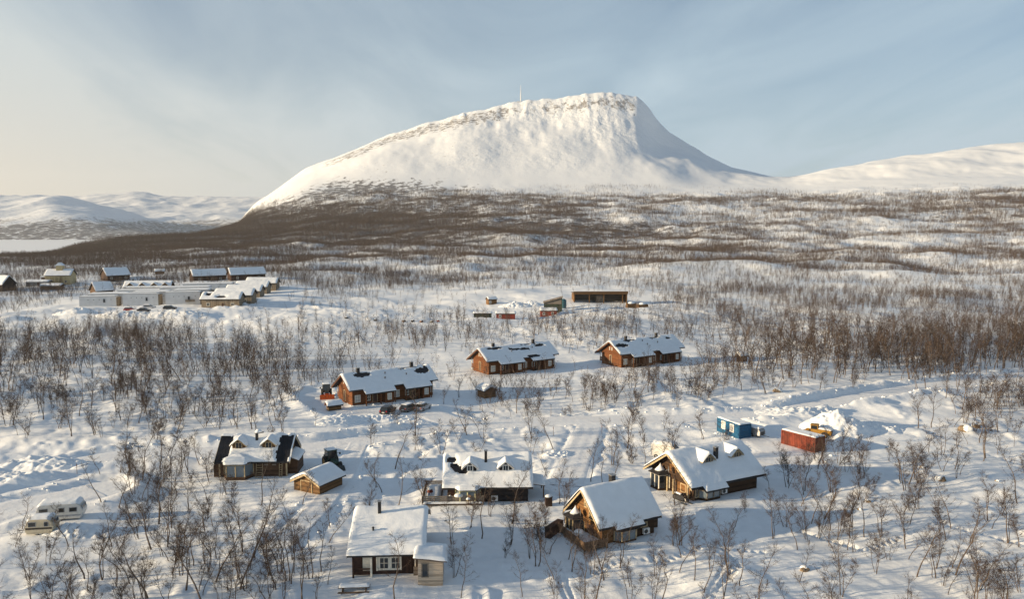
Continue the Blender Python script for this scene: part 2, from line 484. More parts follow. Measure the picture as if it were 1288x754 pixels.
def H(x, y):
    x = np.asarray(x, float); y = np.asarray(y, float)
    r = np.hypot(x, y)
    z = valley(x, y)
    # big hummocks of the birch heath beyond the village
    hum = sstep(430, 800, r)*(1-sstep(2300, 2700, r))
    lv = sstep(-0.62, -0.25, x/np.maximum(y, 1))*0.75+0.25
    z = z+hum*lv*(10*fbm(x/190, y/150, 3, 4)+6.5*fbm(x/55, y/45, 5, 4))
    midm = sstep(230, 330, r)*(1-sstep(600, 900, r))
    z = z+midm*(3.4*fbm(x/60, y/55, 11, 4))
    # crags and gullies on the fell
    el = sstep(300, 430, z)*(1-sstep(520, 560, z))
    far = sstep(2550, 2900, r)
    z = z+far*(el*(9*(ridged(x/34, (y+z*1.5)/190, 21, 4)-0.55)) + 12*fbm(x/160, y/220, 31, 5))
    # near snow: soft drifts, smaller wind ripples
    near = 1-sstep(330, 520, r)
    n = 1.1*fbm(x/38, y/38, 41, 3)+(0.12+0.62*sstep(.35,.75,vnoise(x/55, y/55, 49)))*fbm((x+0.6*y)/9, (y-0.6*x)/17, 43, 4)+(0.03+0.17*vnoise(x/26, y/26, 48))*fbm((x+0.5*y)/2.0, (y-0.5*x)/4.5, 47, 3)
    n = n+0.42*sstep(0.60, 0.85, vnoise(x/3.3, y/3.6, 77))*vnoise(x/1.1, y/1.1, 78)*sstep(.35,.7,vnoise(x/30, y/34, 79))
    flat = np.ones_like(r)
    for (a, b, q) in PADS:
        flat = np.minimum(flat, sstep(q*0.85, q*1.5+2.0, np.hypot(x-a, y-b)))
    bank = np.zeros_like(r); cut = np.zeros_like(r)
    near_i = r < 480
    if np.any(near_i):
        xs, ys = x[near_i], y[near_i]
        bk = np.zeros_like(xs); ct = np.zeros_like(xs)
        lump = 0.2+0.9*ridged(xs/4.5, ys/4.5, 61, 4)*vnoise(xs/11, ys/11, 63)+0.35*vnoise(xs/1.7, ys/1.7, 65)
        for p, w, h in ROADS:
            d = seg_dist(xs, ys, p)
            c = 1-sstep(w*0.92, w+0.7, d)
            ct = np.maximum(ct, c)
            bk = np.maximum(bk, h*lump*sstep(w, w+1.2, d)*(1-sstep(w+1.6, w+4.6, d)))
        bank[near_i] = bk*(1-ct); cut[near_i] = ct
        for k, p in enumerate(TRACKS):
            d, al = seg_dist(xs, ys, p, True)
            d = np.abs(d+0.5*(vnoise(xs/4, ys/4, 71+k)-0.5))
            if k % 2: n[near_i] -= 0.28*(1-sstep(0.12, 0.38, d))*(.25+.75*(np.sin(al*2*math.pi/1.0) > -.2))     # a line of footprints
            else: n[near_i] -= 0.13*(1-sstep(0.1, 0.26, np.abs(d-.28)))                        # twin ski runs
    z = z+near*(n*flat*(1-cut)+bank*np.minimum(1, flat+0.25)+0.12*(1-flat))
    return z
def Hs(x, y): return float(H(np.array([x]), np.array([y]))[0])
def G(px, py):
    z = 0.0
    for i in range(12):
        x, y = ground0(px, py, z)
        z = 0.5*z+0.5*Hs(x, y)
    x, y = ground0(px, py, z)
    return Vector((x, y, Hs(x, y)))
def at_depth(px, py, d):
    """the point seen at a photograph pixel, d metres ahead"""
    a = (px-644)/F; b = (377-py)/F
    c, s = math.cos(PITCH), math.sin(PITCH)
    t = d/(c+b*s)
    return Vector((a*t, d, CZ+t*(-s+b*c)))

# ------------------------------------------------------------------ where the buildings stand (x, y, turn in degrees)
PLACE = dict(
 A=(-38.6,118.6,2.7), B=(-13.7,87.6,3.0), C=(-3.4,108.3,2.0), D=(12.3,94.8,29), E=(27.6,111.5,28),
 R1=(-27.0,168.5,35), R2=(0.6,202.4,33.5), R3=(35.0,212.5,33.2), shed=(-27.6,110.4,62),
 red=(48.8,130.7,-56), blue=(39.5,138.9,-66))
for k, q in dict(A=6.5, B=6.5, C=7, D=6, E=8, R1=11, R2=12, R3=12, shed=4, red=4, blue=4).items():
    pad(PLACE[k][0], PLACE[k][1], q)
pad(-58, 100, 4); pad(-57, 95, 3); pad(-23, 153, 6); pad(29+12, 373, 16); pad(14, 352, 8)
for a, b, q in ((-180,346,10),(-165,346,10),(-150,348,10),(-130,362,10),(-125,400,26),(-165,385,26)): pad(a, b, q)

# ------------------------------------------------------------------ birch cover: how thickly birches stand, read off the photograph
DEN = {
 236:"00000000033100011", 243:"00000145221031245", 250:"00000367645665566", 258:"00003777775555556",
 266:"00007887665345666", 275:"00009998775445666", 284:"00099999887655556", 293:"00999999998765555",
 302:"03999999998765644", 311:"09999999777766545", 320:"89999988888867566", 332:"89999877888877777",
 345:"78888777766666666", 358:"66665666555676567", 370:"65334554223666666", 382:"52001221001556776",
 395:"41001112124566666", 408:"54432344455455555", 420:"66654555555556666", 435:"66655444444567777",
 450:"66766532222577888", 465:"77777532223477877", 480:"77776533555567665", 495:"66766412666532223",
 510:"55654201555400135", 530:"44443224333100145", 550:"33323223213100244", 570:"00322343236222333",
 590:"00530342237344433", 610:"00763342133344433", 640:"00677332432344333", 670:"20677423543444444",
 700:"22677523654434444", 740:"43777633665444445", 800:"66665522443344445"}
DY = np.array(sorted(DEN)); DT = np.array([[int(c) for c in DEN[k]] for k in sorted(DEN)], float)
def dens_digit(px, py):
    u = np.clip(px/80, 0, 15.999); i = u.astype(int); f = u-i
    j = np.clip(np.searchsorted(DY, py)-1, 0, len(DY)-2); g = np.clip((py-DY[j])/(DY[j+1]-DY[j]), 0, 1)
    v = (DT[j,i]*(1-f)+DT[j,i+1]*f)*(1-g)+(DT[j+1,i]*(1-f)+DT[j+1,i+1]*f)*g
    return np.where(py < 233, 0, v)
DVAL = np.array([0, .0015, .011, .028, .047, .068, .09, .115, .14, .17])
def density(x, y, z):
    px, py = to_px(x, y, z)
    px = np.where(y > 5, px, np.where(x > 0, 1280, 0)); py = np.where(y > 5, py, 800)
    d = dens_digit(np.clip(px, 0, 1280), np.minimum(py, 800))
    return np.interp(d, np.arange(10), DVAL), d

# ------------------------------------------------------------------ the ground: one sheet, cells about two pixels wide as seen from the drone
azf = np.linspace(R(-37), R(37), 640)
azo = np.linspace(R(37), R(323), 70)[1:-1]
az = np.concatenate([azf, azo])
rr = [2.0]
while rr[-1] < 70: rr.append(rr[-1]*1.14)
while rr[-1] < 6300:
    q = rr[-1]; rr.append(q+min(max(q*q/38000*1.35, 0.28), 0.0055*q))
rr = np.array(rr)
RG, AG = np.meshgrid(rr, az, indexing='ij')
GX, GY = RG*np.sin(AG), RG*np.cos(AG)
GZ = np.concatenate([H(GX[i:i+64], GY[i:i+64]) for i in range(0, len(rr), 64)])
back = np.abs(np.where(AG > math.pi, AG-2*math.pi, AG))
GZ = GZ*(1-sstep(R(80), R(120), back))+(-2)*sstep(R(80), R(120), back)
dz_r = np.gradient(GZ, axis=0)/np.gradient(rr)[:, None]
dz_a = (np.roll(GZ, -1, 1)-np.roll(GZ, 1, 1))/(np.maximum(RG, 1)*(np.roll(AG, -1, 1)-np.roll(AG, 1, 1)) % (2*math.pi*np.maximum(RG, 1)))
slope = np.hypot(dz_r, dz_a)
_, dig = density(GX, GY, GZ)
vis = (AG < R(40)) | (AG > R(320))
lowfell = (1-sstep(70, 250, GZ+40*fbm(GX/300, GY/300, 91, 3)))*sstep(2350, 2700, RG)*sstep(330, 480, np.interp(AG, az[:640], 644+F*np.tan(az[:640])))*0
# the fell's lower left flank: heather and boulders between snow patches
PXG, PYG = to_px(GX, np.maximum(GY, 1), GZ)
flank = sstep(-6, 26, PYG-np.maximum(246-(PXG-330)*0.33, 214))*(1-sstep(470, 720, PXG))*sstep(2100, 2500, RG)
far_scrub = sstep(700, 1500, RG)*np.clip((dig-3.5)/6.0, 0, 1)
scrub = np.clip(np.maximum(far_scrub, 0.72*flank), 0, 1)
crest = np.where(RG > 2500, GZ, 0).max(0)[None, :]
rel = GZ/np.maximum(crest, 1)
ledge = sstep(.76, .88, rel)*(1-sstep(.955, .985, rel))*sstep(360, 430, PXG)*(1-sstep(795, 815, PXG))*sstep(2500, 2700, RG)
flutes = .35*sstep(.36, .5, rel)*(1-sstep(.7, .85, rel))*sstep(360, 430, PXG)*(1-sstep(640, 760, PXG))*sstep(2500, 2700, RG)
rock = np.clip(np.where(PXG < 640, .72, .52)*ledge+1.25*flutes+.25*sstep(0.7, 1.2, slope)*sstep(2450, 2800, RG)*(PXG < 800), 0, 1)
crag = sstep(0.3, 0.9, slope)*sstep(2450, 2800, RG)
NR, NA = GX.shape
idx = np.arange(NR*NA).reshape(NR, NA)
Q = np.stack([idx[:-1], np.roll(idx, -1, 1)[:-1], np.roll(idx, -1, 1)[1:], idx[1:]], -1)   # up-facing once reversed
split = int(np.searchsorted(rr, 2300))
V = np.stack([GX, GY, GZ], -1).reshape(-1, 3)
def sheet(name, a, b):
    vs = V[idx[a:b+1].ravel()]; q = (Q[a:b]-a*NA).reshape(-1, 4)[:, ::-1]
    o = mesh_np(name, vs, q, M['ground'], True, {'scrub': scrub[a:b+1].ravel(), 'rock': rock[a:b+1].ravel(), 'crag': crag[a:b+1].ravel()})
    tag(o, kind='structure'); return o
sheet('snow_ground', 0, split)
sheet('fell', split, NR-1)

# frozen lake and the far shore
lk = MB(); nx = 30
lk.add([(-9000,600,-20),(900,600,-20),(900,9000,-20),(-9000,9000,-20)], [(0,1,2,3)])
tag(lk.build('frozen_lake', M['snow']), kind='structure')
hills = Relief([-400,0,60,120,170,215,260,330,480], [2400,2600,3300,4000,4800,5500,7000,9000],
 [[-30]*9, [0,0,0,-2,-6,-10,-12,-14,-20], [90,80,80,55,25,0,-8,0,0], [160,150,152,102,50,5,0,10,10], [130,120,120,90,60,40,40,50,50],
  [150,150,150,150,140,110,90,100,100], [240,240,235,240,283,250,245,235,230], [230]*9], 200, 300)
ua = np.linspace(R(-50), R(-7), 260); dd = np.exp(np.linspace(math.log(2380), math.log(9200), 220))
DD, UA = np.meshgrid(dd, ua, indexing='ij')
HX, HY = DD*np.tan(UA), DD
HZ = hills(HX, HY)+(44*fbm(HX/420, HY/700, 201, 5)+9*fbm(HX/120, HY/300, 205, 4))*sstep(2500, 3300, DD)
hi = np.arange(HX.size).reshape(HX.shape)
hq = np.stack([hi[:-1,:-1], hi[:-1,1:], hi[1:,1:], hi[1:,:-1]], -1).reshape(-1, 4)
hs = np.clip(0.75*(1-sstep(10, 75, HZ+18*fbm(HX/200, HY/300, 207, 3))), 0, 1)
tag(mesh_np('far_hills', np.stack([HX,HY,HZ],-1).reshape(-1,3), hq, M['ground'], True,
    {'scrub': hs.ravel(), 'rock': np.zeros(HX.size), 'crag': np.full(HX.size, 0.5)}), kind='structure')

# compacted road surface, a few centimetres proud of the ground
def road_sheet(p, w):
    p = smooth_line(p, 4); P = np.array(p); T = np.gradient(P, axis=0); T /= np.hypot(T[:,0], T[:,1])[:,None]
    nrm = np.stack([-T[:,1], T[:,0]], -1); K = 13
    s = np.linspace(-1, 1, K)*w*0.93
    X = P[:,0,None]+nrm[:,0,None]*s; Y = P[:,1,None]+nrm[:,1,None]*s
    along = np.concatenate([[0], np.cumsum(np.hypot(*np.diff(P, axis=0).T))])[:, None]
    rut = -0.035*np.exp(-((np.abs(s)-0.85)/0.3)**2)[None,:]
    Z = H(X, Y)+0.07+rut+0.03*(vnoise(along/3+0*s, s[None,:]*2+0*along, 301)-0.5)
    Z[:, 0] -= 0.12; Z[:, -1] -= 0.12
    i = np.arange(X.size).reshape(X.shape)
    q = np.stack([i[:-1,:-1], i[1:,:-1], i[1:,1:], i[:-1,1:]], -1).reshape(-1, 4)[:, ::-1]
    tag(mesh_np('snow_road', np.stack([X,Y,Z],-1).reshape(-1,3), q, M['packed'], True), kind='structure')
for p, w, b in ROADS[:6]: road_sheet(p, w)

# ------------------------------------------------------------------ house building kit
def snow_sheet(name, parent, hfun, x0, x1, y0, y1, inside, T, seed, cell=0.2, holes=None, soft=0.55):
    """a quilt of snow lying on the surface hfun(x, y) wherever inside(x, y); rounded edges, bare where holes(x, y)"""
    nx = max(3, int((x1-x0)/cell)+2); ny = max(3, int((y1-y0)/cell)+2)
    xs = np.linspace(x0, x1, nx); ys = np.linspace(y0, y1, ny)
    cxs, cys = (xs[1:]+xs[:-1])/2, (ys[1:]+ys[:-1])/2
    CX, CY = np.meshgrid(cxs, cys, indexing='ij')
    c = inside(CX, CY)
    if holes is not None: c &= ~holes(CX+0.25*fbm(CX*1.3, CY*1.3, seed+3, 2), CY+0.25*fbm(CX*1.3, CY*1.3, seed+5, 2))
    v = np.zeros((nx, ny), bool); v[:-1,:-1] |= c; v[1:,:-1] |= c; v[:-1,1:] |= c; v[1:,1:] |= c
    full = np.zeros((nx+1, ny+1), bool); full[1:-1,1:-1] = c
    inner = full[:-1,:-1] & full[1:,:-1] & full[:-1,1:] & full[1:,1:]
    dist = np.zeros((nx, ny)); e = inner.copy(); k = 0
    while e.any() and k < 8:
        dist[e] += 1; k += 1
        p = np.pad(e, 1); e = e & p[:-2,1:-1] & p[2:,1:-1] & p[1:-1,:-2] & p[1:-1,2:]
    X, Y = np.meshgrid(xs, ys, indexing='ij')
    d = np.clip(dist*cell/soft, 0, 1)
    t = T*np.sqrt(1-(1-d)**2)*(0.86+0.20*fbm(X/1.9, Y/1.9, seed, 4)+.24*fbm(X/5, Y/5, seed+20, 2))
    base = hfun(X, Y)
    t = np.where(inner, np.maximum(t, 0.03), 0.0)
    Z = base+t+0.012
    jit = 0.07*fbm(X*0.9, Y*0.9, seed+9, 2)
    Z = Z+np.where(inner, 0, 0.0)
    ii = -np.ones((nx, ny), int); ii[v] = np.arange(v.sum())
    VV = np.stack([X+np.where(inner,0,jit), Y+np.where(inner,0,jit), Z], -1)[v]
    ci = np.argwhere(c)
    q = np.stack([ii[ci[:,0],ci[:,1]], ii[ci[:,0]+1,ci[:,1]], ii[ci[:,0]+1,ci[:,1]+1], ii[ci[:,0],ci[:,1]+1]], -1)
    o = mesh_np(name, VV, q, M['snow'], True)
    o.parent = parent
    return o

SIDE = {'F': 0.0, 'B': math.pi, 'L': -math.pi/2, 'R': math.pi/2}
def window(parent, x, y, z, rz, w, h, frame='cream', pane='glass', bars=(1, 1), name='window', t=0.11, flat=False):
    """x, y on the wall, z sill height; rz turns the outward -Y face; pane is a child of the frame"""
    m = MB(); d0, d1 = -0.07, 0.03
    m.box(-w/2-t, w/2+t, d0, d1, -t, 0); m.box(-w/2-t, w/2+t, d0, d1, h, h+t)
    m.box(-w/2-t, -w/2, d0+0.004, d1, 0, h); m.box(w/2, w/2+t, d0+0.004, d1, 0, h)
    for i in range(1, bars[0]+1):
        c = -w/2+w*i/(bars[0]+1); m.box(c-0.03, c+0.03, -0.05, d1, 0, h)
    for i in range(1, bars[1]+1):
        c = h*i/(bars[1]+1); m.box(-w/2, w/2, -0.046, d1, c-0.025, c+0.025)
    o = m.build('window_frame' if flat else name, M[frame], parent, (x, y, z), rz)
    g = MB(); g.box(-w/2, w/2, -0.02, 0.02, 0, h)
    if flat: g.build('pane', M[pane], parent, (x, y, z), rz)
    else: g.build('pane', M[pane], o)
    return o
def boxpart(name, m, parent, x0, x1, y0, y1, z0, z1, bevel=0):
    return MB().box(x0,x1,y0,y1,z0,z1).build(name, M[m], parent, bevel=bevel)
def chimney(parent, x, y, z0, h, w=0.42, snow=False, name='chimney'):
    o = boxpart(name, 'chimney', parent, x-w/2, x+w/2, y-w/2, y+w/2, z0-0.6, z0+h)
    boxpart('chimney_cap', 'steel', o, x-w/2-0.07, x+w/2+0.07, y-w/2-0.07, y+w/2+0.07, z0+h+0.002, z0+h+0.08)
    if snow:
        snow_cap(o, x, y, z0+h+0.08, 0.5, 0.45)
    return o
def snow_cap(parent, x, y, z, r, h, name='snow_cap', cone=0.0):
    m = MB(); n, K = 14, 5
    vs, fs = [], []
    for k in range(K):
        a = k/(K-1)*math.pi/2
        rad = r*math.cos(a)*(1-cone*k/(K-1)); zz = h*math.sin(a) if not cone else h*k/(K-1)
        for i in range(n):
            t = 2*math.pi*i/n; rw = max(rad, 0.02)*(1+0.1*math.sin(2*t+x))
            vs.append((x+rw*math.cos(t), y+rw*math.sin(t), z+zz))
    for k in range(K-1):
        for i in range(n): fs.append((k*n+i, k*n+(i+1)%n, (k+1)*n+(i+1)%n, (k+1)*n+i))
    fs.append(tuple(range((K-1)*n, K*n)))
    fs.append(tuple(range(n))[::-1])
    return m.add(vs, fs).build(name, M['snow'], parent, smooth=True)
def ladder(parent, p0, p1, width, ax, n=8, m='tan', name='ladder'):
    """two stiles and rungs from p0 to p1; ax is the width direction"""
    b = MB(); a = Vector(ax)*width/2; p0, p1 = Vector(p0), Vector(p1)
    for s in (-1, 1): b.tube(p0+a*s, p1+a*s, 0.045, 0.045, 5)
    for i in range(n):
        q = p0.lerp(p1, (i+0.5)/n); b.tube(q-a, q+a, 0.035, 0.035, 5)
    return b.build(name, M[m], parent)

class House:
    def __init__(s, name, label, cat, key, L, W, he, hr, wall, roof='roofing', oh=0.6, og=0.6, trim='fascia',
                 sections=None, T=0.36, holes=None, group=None, seed=1, loc=None, snow_edge=0.12, base_z=None, cell=0.2, board='fascia'):
        """L, W over the roof edges; he, hr roof-deck heights at the eaves and the ridge; sections (x0, x1, yfront, yback)"""
        if loc is None: loc = PLACE[key]
        z = Hs(loc[0], loc[1])-0.1 if base_z is None else base_z
        s.root = thing(name, label, cat, (loc[0], loc[1], z), R(loc[2]), group)
        s.L, s.W, s.he, s.hr = L, W, he, hr
        s.k = (hr-he)/(W/2)
        s.l, s.w = L/2-og, W/2-oh
        secs = sections or [(-L/2, L/2, -W/2, W/2)]
        s.secs = secs
        zr = s.z
        m = MB()
        m.prism([(-s.w,-0.6),(-s.w,zr(s.w)-0.03),(0,hr-0.05),(s.w,zr(s.w)-0.03),(s.w,-0.6)], -s.l, s.l, 'x')
        s.wall = m.build('wall', M[wall], s.root)
        r = MB(); th = 0.16
        for (a, b, f, k) in secs:
            vs = []
            for X in (a, b):
                vs += [(X,f,zr(f)),(X,0,hr),(X,k,zr(k)),(X,k,zr(k)+th),(X,0,hr+th),(X,f,zr(f)+th)]
            r.add(vs, [(0,1,7,6),(1,2,8,7),(2,3,9,8),(3,4,10,9),(4,5,11,10),(5,0,6,11),(0,5,4,1),(1,4,3,2),(6,7,10,11),(7,8,9,10)])
        s.roof = r.build('roof', M[roof], s.root)
        # gable boards, one on each roof slope at either end
        for X, sg, sec in ((-L/2, -1, secs[0]), (L/2, 1, secs[-1])):
            for Y in (sec[2], sec[3]):
                g = MB(); d = 0.05
                x0, x1 = sorted((X+sg*0.004, X+sg*(0.004+d)))
                g.prism([(0,hr+th+0.02),(0,hr-0.10),(Y,zr(Y)-0.10),(Y,zr(Y)+th+0.02)], x0, x1, 'x')
                g.build('gable_board', M[board], s.root)
        E = snow_edge
        def inside(x, y):
            c = np.zeros(np.shape(x), bool)
            for (a, b, f, k) in secs: c |= (x > a-E*0.6) & (x < b+E*0.6) & (y > f-E) & (y < k+E)
            return c
        s.dorm = []
        if T > 0:
            s.snow = snow_sheet('snow_blanket', s.roof, lambda x, y: hr+0.16-(np.sqrt(y*y+0.09)-0.3)*s.k,
                   min(a[0] for a in secs)-0.1, max(a[1] for a in secs)+0.1, min(a[2] for a in secs)-E, max(a[3] for a in secs)+E, inside, T, seed, cell, holes)
    def z(s, y): return s.hr-abs(y)*s.k
    def win(s, side, u, z, w, h, **k):
        x, y = {'F': (u, -s.w), 'B': (u, s.w), 'L': (-s.l, u), 'R': (s.l, u)}[side]
        return window(s.root, x, y, z, SIDE[side], w, h, **k)
    def corner_posts(s, m, fr=True, w=0.16):
        for X in (-s.l, s.l):
            for Y in (-s.w, s.w):
                boxpart('corner_board', m, s.root, X-w/2-0.02, X+w/2+0.02, Y-w/2-0.02, Y+w/2+0.02, -0.3, s.z(s.w)-0.04)
    def door(s, side, u, w=0.95, h=2.0, m='door', z=0.1):
        x, y = {'F': (u, -s.w), 'B': (u, s.w), 'L': (-s.l, u), 'R': (s.l, u)}[side]
        b = MB().box(-w/2, w/2, -0.06, 0.02, 0, h)
        d = b.build('door', M[m], s.root, (x, y, z), SIDE[side])
        c = MB(); c.box(-w/2-0.1, -w/2, -0.09, 0.02, 0, h); c.box(w/2, w/2+0.1, -0.09, 0.02, 0, h); c.box(-w/2-0.1, w/2+0.1, -0.094, 0.02, h, h+0.1)
        c.build('door_frame', M['tan'], d)
        return d
    def dormer(s, x, yf, w, h, wall, frame, rise=0.55, og=0.35, T=0.28, seed=5, board='tan', ww=0.8, wh=0.8, pane='glass'):
        """small gabled dormer on the front slope; front face at yf (negative)"""
        z0 = s.z(yf); ze = z0+h; zp = ze+rise
        yb = -max(0.05, (s.hr-zp)/s.k) if zp < s.hr else 0.3
        m = MB()
        m.prism([(x-w/2,z0-0.3),(x-w/2,ze),(x,zp),(x+w/2,ze),(x+w/2,z0-0.3)], yf, yb, 'y')
        d = m.build('dormer', M[wall], s.root)
        kk = rise/(w/2); ov = 0.28; th = 0.1
        r = MB(); vs = []
        for Y in (yf-og, yb+0.1):
            a, b = x-w/2-ov, x+w/2+ov; zz = zp-kk*(w/2+ov)
            vs += [(a,Y,zz+0.02),(x,Y,zp+0.02),(b,Y,zz+0.02),(b,Y,zz+th+0.02),(x,Y,zp+th+0.02),(a,Y,zz+th+0.02)]
        r.add(vs, [(0,1,7,6),(1,2,8,7),(2,3,9,8),(3,4,10,9),(4,5,11,10),(5,0,6,11),(0,5,4,1),(1,4,3,2),(6,7,10,11),(7,8,9,10)])
        r.build('dormer_roof', M[board], d)
        def ins(X, Y): return (abs(X-x) < w/2+ov+0.06) & (Y > yf-og-0.06) & (Y < yb+0.1)
        snow_sheet('dormer_snow', d, lambda X, Y: zp+th+0.02-(np.sqrt((X-x)**2+0.02)-0.14)*kk, x-w/2-ov-0.06, x+w/2+ov+0.06, yf-og-0.06, yb+0.1, ins, T, seed, 0.13, soft=0.3)
        window(d, x, yf, z0+h-wh*.45-.1, 0.0, ww, wh, frame, pane, (1, 0), flat=True)
        return d
    def vent(s, x, y, h=0.9):
        z = s.z(y)+0.16
        p = MB().tube((x,y,z-0.1),(x,y,z+h),0.1,0.1,8).build('vent_pipe', M['chimney'], s.root)
        MB().tube((x,y,z+h+0.002),(x,y,z+h+0.12),0.16,0.12,8).build('vent_cap', M['chimney'], p)

def bay(parent, x, y, rz, w, d, h, frame='tan', pane='blueglass', z0=0.0, roof_h=0.5, snow='flat', wall='brownlog', T=0.4, sill=0.55, ch=0.62):
    """three-sided glazed bay; local -Y looks outward"""
    b = empty('bay_window', (x, y, z0), rz); b.parent = parent
    c = w*(1-ch)/2
    poly = [(-w/2, 0), (-w/2+c, -d), (w/2-c, -d), (w/2, 0)]
    MB().prism([(px, py) for px, py in poly]+[(w/2, 0.1), (-w/2, 0.1)], -0.5, sill, 'z').build('bay_wall', M[wall], b)
    MB().prism([(px*0.93, py*0.93) for px, py in poly]+[(w/2*0.93, 0.1), (-w/2*0.93, 0.1)], sill+0.003, h-0.15, 'z').build('glazing', M[pane], b)
    MB().prism([(px*1.01, py*1.01-0.02) for px, py in poly]+[(w/2*1.01, 0.1), (-w/2*1.01, 0.1)], h-0.147, h, 'z').build('lintel', M[frame], b)
    for i in range(3):
        (ax, ay), (bx, by) = poly[i], poly[i+1]
        n = 1 if i != 1 else 2
        for k in range(n+1 if i == 2 else n):
            t = k/n; qx, qy = (ax+(bx-ax)*t)*0.97, (ay+(by-ay)*t)*0.97
            MB().tube((qx,qy,sill+0.006),(qx,qy,h-0.153),0.085,0.085,6).build('mullion', M[frame], b)
    o = 0.3
    big = [(-w/2-o, 0.25), (-w/2+c-o*0.6, -d-o), (w/2-c+o*0.6, -d-o), (w/2+o, 0.25)]
    top = [(-w*0.12, 0.25), (-w*0.06, -0.05), (w*0.06, -0.05), (w*0.12, 0.25)]
    m = MB(); z1 = h+0.003; z2 = z1+roof_h
    vs = [(*p, z1) for p in big]+[(*p, z1+0.1) for p in big]+[(*p, z2) for p in top]
    m.add(vs, [(0,1,2,3)[::-1],(0,1,5,4),(1,2,6,5),(2,3,7,6),(4,5,9,8),(5,6,10,9),(6,7,11,10),(8,9,10,11),(3,0,4,8,11,7)])
    m.build('bay_roof', M['roofing'], b)
    bx0, bx1 = -w/2-o, w/2+o
    def hf(X, Y):
        e = np.maximum(np.abs(X)/(w/2+o*0.3), np.abs(Y)/(d+o)); return z1+0.1+roof_h*np.clip(1-e, 0, 1)
    if snow == 'flat':
        def ins(X, Y): return (np.abs(X) < w/2+o-np.clip(-Y/(d+o), 0, 1)*(c+o*0.4)) & (Y > -d-o) & (Y < 0.25)
        snow_sheet('bay_snow', b, hf, bx0, bx1, -d-o, 0.25, ins, T, 17, 0.16, soft=0.4)
    elif snow == 'cone':
        snow_cap(b, 0, -d*0.35, z1+0.1+roof_h*0.35, w*0.24, 1.0, 'snow_cone', 0.8)
    return b

def railing(parent, pts, h=0.95, m='deckwood', post='deckwood', n_rail=4, z=0.0, rail_h=0.16, step=1.6, rail_t=0.04):
    """posts and separate horizontal boards along a broken line"""
    for (ax, ay), (bx, by) in zip(pts[:-1], pts[1:]):
        L = math.hypot(bx-ax, by-ay); an = math.atan2(by-ay, bx-ax); n = max(1, int(round(L/step)))
        for i in range(n+1):
            q = (ax+(bx-ax)*i/n, ay+(by-ay)*i/n)
            MB().box(-0.05,0.05,-0.05,0.05,z-0.5,z+h+0.04).build('rail_post', M[post], parent, (q[0], q[1], 0), an)
        for i in range(n_rail):
            zz = z+h-(i+0.5)*h/n_rail
            MB().box(0.02,L-0.02,-0.055-rail_t,-0.055,zz-rail_h/2,zz+rail_h/2).build('rail', M[m], parent, (ax, ay, 0), an)

def local(root, px, py, z=0.0):
    """photograph pixel at height z above the thing's base -> the thing's own x, y"""
    x, y = ground0(px, py, root.location.z+z)
    dx, dy = x-root.location.x, y-root.location.y
    a = root.rotation_euler.z
    return (dx*math.cos(a)+dy*math.sin(a), -dx*math.sin(a)+dy*math.cos(a))
def leanto(h, x0, x1, y0, y1, zlo, zhi, wall, high='L', T=0.3, name='lean_to', walls=True, seed=3):
    """side room under a single slope, high on the named side (local axes of the house)"""
    e = empty(name, (0, 0, 0)); e.parent = h.root
    def zf(x, y):
        if high == 'L': return zhi+(zlo-zhi)*(x-x0)/(x1-x0)
        if high == 'R': return zlo+(zhi-zlo)*(x-x0)/(x1-x0)
        return zlo+(zhi-zlo)*(y-y0)/(y1-y0)
    if walls:
        i = 0.25; m = MB(); a, b, c, d = x0+(0 if high == 'L' else i), x1-i, y0+i, y1-i
        if high == 'R': a, b = x0+i, x1
        m.add([(a,c,-.5),(b,c,-.5),(b,d,-.5),(a,d,-.5)]+[(p,q,zf(p,q)-0.02) for p,q in ((a,c),(b,c),(b,d),(a,d))],
              [(0,3,2,1),(4,5,6,7),(0,1,5,4),(1,2,6,5),(2,3,7,6),(3,0,4,7)])
        m.build('lean_to_wall', M[wall], e)
    m = MB(); P = ((x0,y0),(x1,y0),(x1,y1),(x0,y1))
    m.add([(p,q,zf(p,q)) for p,q in P]+[(p,q,zf(p,q)+0.13) for p,q in P], [(0,3,2,1),(4,5,6,7),(0,1,5,4),(1,2,6,5),(2,3,7,6),(3,0,4,7)])
    m.build('lean_to_roof', M['fascia'], e)
    snow_sheet('lean_to_snow', e, lambda X, Y: zf(X, Y)+0.13, x0-.06, x1+.06, y0-.06, y1+.06, lambda X, Y: np.ones(np.shape(X), bool), T, seed, 0.15, soft=0.4)
    return e
def aircon(h, x, y, z, rz=0.0):
    e = MB().box(-0.45,0.45,-0.36,-0.04,0,0.7).build('heat_pump', M['white'], h.root, (x, y, z), rz, bevel=0.02)
    MB().tube((-0.12,-0.365,0.35),(-0.12,-0.39,0.35),0.27,0.27,16).build('fan_grille', M['darksteel'], e)

# ------------------------------------------------------------------ cabin with black roof strips
h = House('log_cabin', 'dark log cabin with black strips bare at both ends of its snowy roof', 'cabin', 'A', 11.0, 7.9, 2.25, 5.3, 'darklog', trim='tan', board='tan',
    holes=lambda x, y: ((x < -3.55) | ((x > 3.45) & (x < 5.35))) & (y < -0.1), T=0.42, seed=11)
for x0, x1 in ((-5.45,-3.6),(3.5,5.3)):
    n = 3
    for i in range(n):
        a, b = x0+(x1-x0)*i/n+0.015, x0+(x1-x0)*(i+1)/n-0.015
        m = MB(); y0, y1 = -3.9, -0.06
        m.prism([(y0,h.z(y0)+0.165),(y1,h.z(y1)+0.165),(y1,h.z(y1)+0.215),(y0,h.z(y0)+0.215)], a, b, 'x')
        m.build('roof_sheet', M['panel'], h.root)
h.corner_posts('tan')
h.dormer(-2.3, -2.35, 1.9, 1.15, 'shedwood', 'tan', rise=0.8, seed=12)
